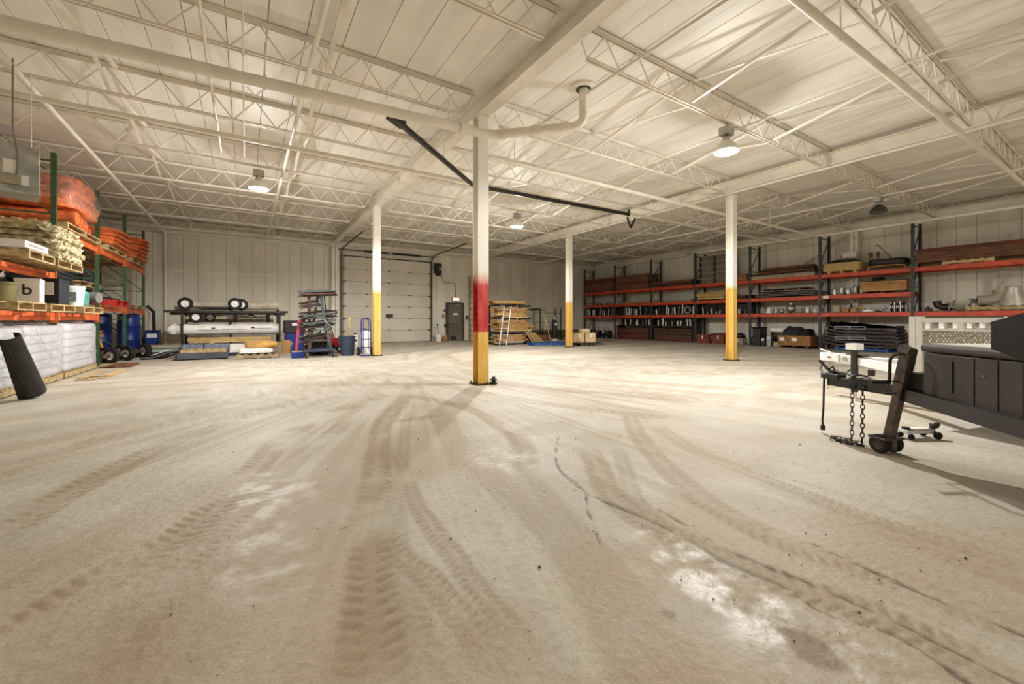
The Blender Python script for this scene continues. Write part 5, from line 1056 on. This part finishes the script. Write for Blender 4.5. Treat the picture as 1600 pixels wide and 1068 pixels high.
t = thing('small_bag', 'small tan bag on the floor beside the white bucket', 'bag', (8.78, 20.2, 0)); MB().blob((0, 0, .15), (.25, .25, .32), .6, n=14, m=8, amp=.03, seed=3).build('sack', m_card, t, smooth=True); MB().blob((.02, -.05, .31), (.12, .1, .08), .8, n=10, m=6).build('neck', m_card, t, smooth=True)

# ================================================================== LUMBER PILE RIGHT OF THE DOOR
ox, oy = 10.2, 16.0
t = thing('lumber_rack', 'dark steel lumber rack holding boards behind the red banded column', 'rack', (ox, oy, 0))
for x in (-.85, .0, .8):
    MB().bb(x - .04, x + .04, .45, .53, 0, 1.95).build('upright', m_black, t)
    for z in (.55, 1.2, 1.78): MB().bb(x - .035, x + .035, -.4, .45, z - .06, z).build('arm', m_black, t)
    MB().bb(x - .04, x + .04, -.4, .5, 0, .07).build('foot', m_black, t)
for z0, rows, th, x0, x1, mats, lb, j in ((.07, 7, .058, -1.0, .65, [m_lumber, m_greybox, m_card], 'floor', .3), (.55, 1, .05, -.9, .7, [m_black, m_navy], 'lowest arm', .1), (.602, 9, .055, -.95, .95, [m_lumber, m_card, m_pine], 'low arm', .28), (1.2, 8, .058, -.85, .75, [m_lumber, m_pine, m_card], 'middle arm', .3), (1.78, 3, .06, -1.1, .6, [m_lumber, m_darkwood], 'top arm', .2)):
    planks('board_pile', 'rough tan boards piled on the %s of the dark lumber rack' % lb, 'lumber', ox + x0, ox + x1, oy - .38, oy + .4, z0, rows, 4, th, mats, j, axis='x', group='lumber rack piles')
for k in range(4): one(MB().bar((ox + .45 + .14 * k, oy - .52, .60 - .02 * k), (ox + .66 + .2 * k, oy - .92, .012), .1, .022, (0, .6, 1)), 'leaning_board', m_pine, 'pale board sloping from the lumber rack to the floor, %s from the left' % ORD[k], 'lumber', 'sloping boards')
def ladder(label, p, q, w_, n, m, name='step_ladder'):
    p, q = Vector(p), Vector(q); t = thing(name, label, 'ladder', p); d = q - p; sd = d.cross(Vector((.2, 1, 0))).normalized() if False else Vector((.75, -.66, 0)).normalized()
    for s in (-1, 1): MB().bar(sd * s * w_ / 2, d + sd * s * w_ / 2, .07, .03, sd).build('rail', m, t)
    for k in range(n): c = d * ((k + .7) / (n + .3)); MB().bar(c - sd * w_ / 2, c + sd * w_ / 2, .05, .025).build('rung', m, t)
ladder('silver aluminium ladder leaning against the lumber rack behind the red banded column', (9.42, 15.42, 0.02), (9.75, 15.55, 1.72), .30, 6, m_alu)
t = thing('rod_bundle', 'dark pipes sticking out on the right of the lumber rack', 'pipes', (ox + .5, oy + .1, 1.26)); rr = random.Random(8)
for k in range(9): MB().cyl((0 + rr.uniform(0, .2), -.3 + k * .06, .3 + rr.uniform(-.02, .05) if k < 0 else .29), (.95 + rr.uniform(0, .4), -.3 + k * .06, .31 + rr.uniform(.0, .1)), .025, 7).build('pipe', rr.choice((m_black, m_dark, m_rust, m_galv)), t)
planks('crate_boards', 'low pile of brown boards on the floor right of the lumber rack', 'lumber', 11.55, 12.75, 16.2, 17.0, 0, 5, 4, .07, [m_lumber, m_brown], .3, axis='x')
t = thing('wire_rack', 'thin black wire frame rack against the far wall', 'rack', (14.4, 18.9, 0))
for x in (-.85, -.4, .7, 1.1): MB().bb(x - .022, x + .022, -.02, .02, 0, 1.78).build('upright', m_black, t)
for z in (.35, .95, 1.5): MB().bb(-.87, 1.12, -.015, .015, z - .012, z + .012).build('wire', m_black, t)
for k in range(9): MB().cyl((-.2 + k * .14, .0, .05), (-.16 + k * .14, .1, .85 + .06 * (k % 3)), .014, 6).build('stored_rod', m_greybox if k % 2 else m_dark, t)
for x in (-.85, 1.1): MB().bb(x - .03, x + .03, -.3, .3, 0, .04).build('foot', m_black, t)
one(MB().bar((12.55, 16.05, .01), (12.3, 16.35, 1.62), .06, .025), 'loose_pole', m_pine, 'single pale pole leaning right of the lumber rack', 'pole')
t = thing('gas_cylinder', 'black gas cylinder with white base beside the wire rack', 'gas cylinder', (13.95, 17.55, 0)); MB().lathe([(0, 0), (.17, 0), (.17, .06), (.15, .07), (.15, .98), (.12, 1.1), (.05, 1.16), (0, 1.16)], n=20).build('tank', m_black, t, smooth=True); MB().lathe([(.172, .0), (.2, .01), (.2, .09), (.172, .1)], n=20).build('base_ring', m_white, t, smooth=True); MB().lathe([(.08, 1.1), (.1, 1.12), (.1, 1.28), (.08, 1.28)], n=16).build('valve_guard', m_galv, t, smooth=True); MB().bb(-.08, .06, -.155, -.148, .82, .95).build('label_patch', m_paper, t)
pallet('long blue pallet on the floor left of the boxes on a dolly', (11.5, 14.55, 0), R(-18), L=2.2, W=.9, m=m_bluep, n=9)
t = thing('dolly', 'low black dolly with casters beside the yellow footed column', 'dolly', (12.35, 13.55, 0), R(-20)); MB().bb(-.5, .5, -.3, .3, .1, .14).build('deck', m_black, t); MB().tube([(.5, 0, .12), (.75, .02, .1), (.95, .02, .04)], .018, 6).build('tow_bar', m_black, t)
for sx in (-1, 1):
    for sy in (-1, 1): wheel(t, (sx * .4, sy * .24, .05), .05, .035, 'x', m_galv, 'caster')
for k, (dx, lb) in enumerate(((-.27, 'left'), (.25, 'right'))): carton('%s tan carton on the black dolly' % lb, 12.35 + dx * .94, 13.55 - dx * .34, .142, .46, .5, .42, mat('pale_card', '#d3b98a', .8, var=.1), R(-20), 'dolly cartons')
carton('small tan carton on top of the dolly cartons', 12.35 + .05, 13.52, .57, .4, .34, .16, MATS['pale_card'], R(-14), 'dolly cartons')

# ================================================================== BLACK TRAILER (near right)
T = thing('cargo_trailer', 'black flat trailer with tongue tool box, jack and chains at the right edge', 'trailer', (4.80, 1.735, 0), R(-22.85))
m_tr = mat('trailer_black', '#211d1a', .45, var=.3, scale=9); m_box = mat('tool_box', '#39312a', .6, var=.18, scale=30)
m_jack = mat('jack_brown', '#5d5044', .5, metal=.3, var=.25, scale=12)
MB().bb(-.04, .04, -1.0, .0, .47, .56).build('tongue', m_tr, T, bevel=.004)
for s in (-1, 1): MB().bar((s * .02, -.62, .50), (s * .52, -1.78, .47), .05, .1).build('draw_bar', m_tr, T)
cp = MB().prism([(-.05, -.12), (.05, -.12), (.05, .03), (.03, .08), (-.03, .08), (-.05, .03)], .53, .585, 'z').build('coupler', m_tr, T, bevel=.006)
MB().bar((0, -.02, .58), (-.02, .1, .70), .03, .012).build('latch_lever', m_black, cp); MB().cyl((-.03, -.04, .60), (.03, -.04, .60), .02, 8).build('latch_pin', m_dark, cp); MB().tube([(.0, -.05, .6), (.02, -.01, .65), (.0, .03, .61)], .008, 6).build('spring', m_black, cp)
MB().tube([(-.06, .01, .54), (-.065, .01, .4), (-.08, .0, .25), (-.07, .02, .12), (-.065, .02, .06)], .010, 6).build('plug_cable', m_black, T, smooth=True); MB().cyl((-.065, .02, .0 + .03), (-.065, .02, .075), .02, 8).build('plug', m_black, T)
MB().tube([(0, -.02, .60), (.0, -.15, .605), (-.02, -.26, .58), (-.03, -.33, .575)], .012, 6).build('cable', m_black, T, smooth=True)
def chain(pts, r=.014, wr=.0042):
    mb = MB(); P = [Vector(p) for p in pts]; out = []; L_ = .042
    for a, b in zip(P, P[1:]):
        n = max(1, round((b - a).length / L_)); out += [(a + (b - a) * (k + .5) / n, (b - a).normalized()) for k in range(n)]
    for i, (c, d) in enumerate(out):
        x = d.orthogonal().normalized(); x = x if i % 2 else d.cross(x)
        x = (x + .4 * d.cross(x)).normalized()
        mb.tube([c + d * (math.cos(R(q)) * .028) + x * (math.sin(R(q)) * r) for q in range(0, 360, 45)], wr, 5, True)
    return mb
for k, (x, y) in enumerate(((-.055, -.36), (-.06, -.27))):
    chain([(x, y, .52), (x - .005, y, .06), (x - .01, y + .0, .012), (x - .06, y + .1 + .05 * k, .008), (x - .12, y + .02, .008), (x - .06, y - .06, .008), (x - .16, y + .06, .008)]).build('safety_chain', m_black, T, smooth=True)
MB().bb(-.06, .06, -.42, -.22, .565, .575).build('chain_bracket', m_dark, T); MB().tube([(-.03, -.24, .575), (-.05, -.3, .61), (-.02, -.38, .6), (-.04, -.44, .575)], .010, 6).build('shackle', m_black, T)
# tongue jack, leaning
J0, J1 = Vector((-.085, -.60, .11)), Vector((-.06, -.735, .86))
jp = MB().bar(J0, J1, .062, .062, (1, 0, 0)).build('jack_post', m_jack, T, bevel=.006)
MB().bar(J0.lerp(J1, .55), J1 + Vector((0, 0, .01)), .074, .074, (1, 0, 0)).build('jack_sleeve', m_jack, jp); MB().bar(J1 - Vector((.01, -.02, .02)), J1 + Vector((0, 0, .03)), .08, .08, (1, 0, 0)).build('jack_cap', m_jack, jp)
MB().tube([J1 + Vector((-.05, .02, -.03)), J1 + Vector((-.10, .04, -.04)), J1 + Vector((-.12, .05, -.08)), J1 + Vector((-.115, .06, -.26))], .012, 8).build('crank', m_dark, jp, smooth=True); MB().cyl(J1 + Vector((-.115, .06, -.26)), J1 + Vector((-.27, .08, -.26)), .017, 10).build('crank_grip', m_black, jp, smooth=True)
MB().tube([J0.lerp(J1, .66) + Vector((-.04, 0, 0)), J0.lerp(J1, .66) + Vector((-.10, .02, .0)), J0.lerp(J1, .53) + Vector((-.11, .02, 0)), J0.lerp(J1, .53) + Vector((-.04, 0, 0))], .009, 6).build('lift_handle', m_dark, jp)
MB().bb(-.185, .015, -.65, -.51, .115, .135).bb(-.11, -.06, -.65, -.53, .03, .12).build('caster_yoke', m_jack, T, bevel=.004)
for s in (-1, 1): wheel(T, (-.085 + s * .065, -.58, .075), .075, .055, 'x', m_jack, 'caster_wheel')
MB().bb(-.05, .1, -.86, -.70, .46, .68).build('jack_mount', m_tr, T); 
# tool box parallel to the left draw bar
bx = thing('tool_box', None, None, (-.10, -.86, .49), R(-22)); bx.parent = T
MB().prism([(0, 0), (.5, 0), (.5, -.78), (.0, -.78)], 0.01, .365, 'z').build('box_body', m_box, bx, bevel=.012)
MB().prism([(-.015, .015), (.515, .015), (.515, -.795), (-.015, -.795)], .37, .43, 'z').build('box_lid', m_box, bx, bevel=.02)
MB().bb(-.008, .0, -.28, -.20, .1, .32).build('face_recess', m_black, bx); MB().bb(-.006, .0, -.45, -.44, .04, .35).build('face_ridge', m_box, bx); MB().bb(-.005, .0, -.62, -.46, .02, .36).build('face_panel', m_box, bx, bevel=.002); MB().cyl((-.016, -.53, .25), (-.011, -.53, .25), .006, 6).build('rivet', m_galv, bx); MB().bb(.03, .47, -.74, -.04, .43, .436).build('lid_sheen', m_white, bx)  # white lid top stands in for light reflected off the dark lid
body = MB().bb(-.5, .5, -3.0, -1.80, .38, .48).build('deck_frame', m_tr, T)
MB().bb(-.5, .5, -1.83, -1.79, .48, 1.12).build('front_wall', m_tr, T)
MB().bb(-.5, -.47, -3.0, -1.83, .48, .95).build('side_wall', m_tr, T); MB().bb(.47, .5, -3.0, -1.83, .48, .95).build('side_wall', m_tr, T)
for s in (-1, 1): MB().prism([(-1.79, .80), (-1.50, .93), (-1.50, 1.09), (-1.79, 1.2)], s * .49 - .01, s * .49 + .01, 'x').build('corner_gusset', m_tr, T)
for x in (-.3, .3): MB().tube([(x, -1.78, 1.16), (x, -1.72, 1.2), (x, -1.68, 1.14), (x, -1.68, .98), (x, -1.72, .9), (x, -1.78, .96)], .014, 8).build('tie_hook', m_dark, T, smooth=True)
for s in (-1, 1): wheel(T, (s * .62, -2.6, .3), .3, .18, 'x', m_galv, 'road_wheel')
MB().cyl((-.6, -2.6, .3), (.6, -2.6, .3), .03, 8).build('axle', m_dark, T)

# ================================================================== WHITE TRAILER (behind it)
W = thing('mesh_trailer', 'white utility trailer with wire mesh sides behind the black trailer', 'trailer', (7.28, 2.70, 0), R(-15.2))
m_wt = mat('trailer_white', '#f1eee8', .4, var=.05, scale=5)
MB().bb(-.06, .06, -1.5, -.18, .48, .60).build('tongue', m_wt, W, bevel=.006)
for s in (-1, 1): MB().bar((s * .04, -.45, .54), (s * .72, -1.5, .52), .06, .1).build('draw_bar', m_wt, W)
MB().prism([(-.08, -.25), (.08, -.25), (.05, -.02), (.03, .06), (-.03, .06), (-.05, -.02)], .50, .62, 'z').build('coupler', m_wt, W, bevel=.012)
MB().bar((-.04, -.1, .63), (-.02, .05, .67), .03, .012).build('latch', m_white, W); MB().bb(-.065, -.06, -.18, -.08, .55, .57).build('coupler_slot', m_black, W); MB().cyl((-.07, -.32, .55), (-.055, -.32, .55), .03, 12).build('rivet_head', m_galv, W)
MB().bb(-.16, -.10, -.52, -.46, .12, .78).build('jack_post', m_dark, W); MB().bb(-.15, -.11, -.51, -.47, .0, .2).build('jack_foot', m_white, W); MB().bb(-.2, -.06, -.56, -.42, .70, .78).build('jack_head', m_white, W); MB().bb(-.10, .06, -.55, -.43, .5, .62).build('jack_bracket', m_dark, W)
MB().tube([(-.09, -.05, .5), (-.14, -.03, .38), (-.13, -.15, .24), (-.12, -.3, .28), (-.1, -.42, .42)], .009, 6).build('breakaway_cable', m_black, W, smooth=True); chain([(-.08, -.12, .5), (-.08, -.13, .25), (-.08, -.1, .1)], .012, .0035).build('safety_chain', m_galv, W)
pk = MB().bb(-.15, -.09, -.72, -.66, .36, .44).build('padlock', m_dark, W, bevel=.006); MB().tube([(-.12, -.71, .44), (-.12, -.715, .5), (-.12, -.67, .5), (-.12, -.67, .44)], .006, 6).build('lock_loop', m_chrome, pk)
hw = .86
def mesh_panel(name, x0, y0, x1, y1):
    f = thing(name, None, None); f.parent = W; a, b = Vector((x0, y0, 0)), Vector((x1, y1, 0)); L_ = (b - a).length; d = (b - a).normalized(); nr = Vector((-d.y, d.x, 0))
    for p in (a, b): MB().box(p + Vector((0, 0, .79)), (.055, .055, .70)).build('corner_post', m_wt, f)
    up = Vector((0, 0, 1))
    MB().bar(a + up * 1.10, b + up * 1.10, .06, .045).build('top_rail', m_wt, f); MB().bar(a + up * 1.0, b + up * 1.0, .05, .02).build('slot_rail', m_wt, f); MB().bar(a + up * .62, b + up * .62, .03, .18).build('side_board', m_wt, f); MB().bar(a + up * .50, b + up * .50, .09, .08).build('sill', m_wt, f)
    n = 7
    for k in range(n + 1): c = a.lerp(b, k / n); MB().box(c + up * 1.045, (.05, .05, .07)).build('rail_spacer', m_wt, f)
    mb = MB(); z0, z1 = .70, .99; h = z1 - z0; s = -.2
    while s < L_:
        for sg in (1, -1):
            u0, u1 = (s, s + h) if sg > 0 else (s + h, s); w0, w1 = z0, z1
            du = u1 - u0
            def cl(u): return min(max(u, 0), L_)
            q0, q1 = cl(u0), cl(u1)
            if abs(q1 - q0) < .01: continue
            za = z0 + h * (q0 - u0) / du; zb = z0 + h * (q1 - u0) / du
            mb.bar(a + d * q0 + up * za, a + d * q1 + up * zb, .009, .009)
        s += .06
    tag(mb.build('mesh_screen', mat('mesh_grey', '#b9ae9c', .5), f), kind='stuff')
    return f
mesh_panel('mesh_front', -hw, -1.55, hw, -1.55)
ms = mesh_panel('mesh_side', -hw, -3.9, -hw, -1.61)
mesh_panel('mesh_side', hw, -3.9, hw, -1.61)
MB().bb(-hw, hw, -3.9, -1.52, .44, .47).build('bed', m_galv, W)
lg = thing('side_emblem', None, None); lg.parent = W
for k in range(4): MB().box((-hw - .03, -1.80 + .022 * (k % 2) - .011, .635 + .022 * (k // 2) - .011), (.004, .018, .018), (R(45), 0, 0)).build('emblem_tile', m_black, lg)
text('E', .09, m_black, lg, (-hw - .03, -1.90, .635), (R(90), 0, R(-90)))
for s in (-1, 1): wheel(W, (s * .9, -3.2, .28), .28, .16, 'x', m_galv, 'road_wheel'); MB().prism([(-3.6, .5), (-3.5, .66), (-2.9, .66), (-2.8, .5), (-2.86, .5), (-2.95, .62), (-3.45, .62), (-3.54, .5)], s * .9 - .1, s * .9 + .1, 'x').build('fender', m_wt, W)
MB().cyl((-.9, -3.2, .28), (.9, -3.2, .28), .03, 8).build('axle', m_dark, W)

# ================================================================== FLOOR JACK, WEDGE
t = thing('floor_jack', 'small silver trolley jack with black wheels on the floor behind the leaning jack post', 'floor jack', (5.30, 1.22, 0), R(-118))
MB().prism([(-.045, -.16), (.045, -.16), (.055, .12), (-.055, .12)], .05, .085, 'z').build('chassis', m_alu, t, bevel=.006); MB().bb(-.04, .04, -.1, .08, .085, .095).build('cover', m_white, t)
MB().cyl((0, .13, .08), (0, .20, .13), .02, 8).build('handle_socket', m_black, t); MB().blob((0, .15, .115), (.07, .06, .05), .7, n=10, m=6).build('pivot', m_black, t, smooth=True); MB().cyl((0, -.13, .085), (0, -.13, .105), .03, 10).build('saddle', m_dark, t)
for s in (-1, 1): wheel(t, (s * .065, .12, .035), .035, .03, 'x', m_dark); wheel(t, (s * .05, -.13, .025), .025, .025, 'x', m_dark)
# dust crumbs and gravel
mb = MB(); rr = random.Random(21)
for k in range(420):
    x = rr.gauss(2.2, 1.8); y = abs(rr.gauss(2.2, 2.4)) + .4; s = rr.uniform(.0015, .0045) * (1 if rr.random() < .95 else 1.8)
    mb.blob((x, y, s * .25), (s * 2, s * 1.6, s), .8, n=6, m=4, amp=s * .3, fr=50, seed=k)
tag(mb.build('gravel', mat('gravel', '#5d4d38', .9, var=.3)), 'tiny dark crumbs of gravel scattered over the floor', 'gravel', kind='stuff')
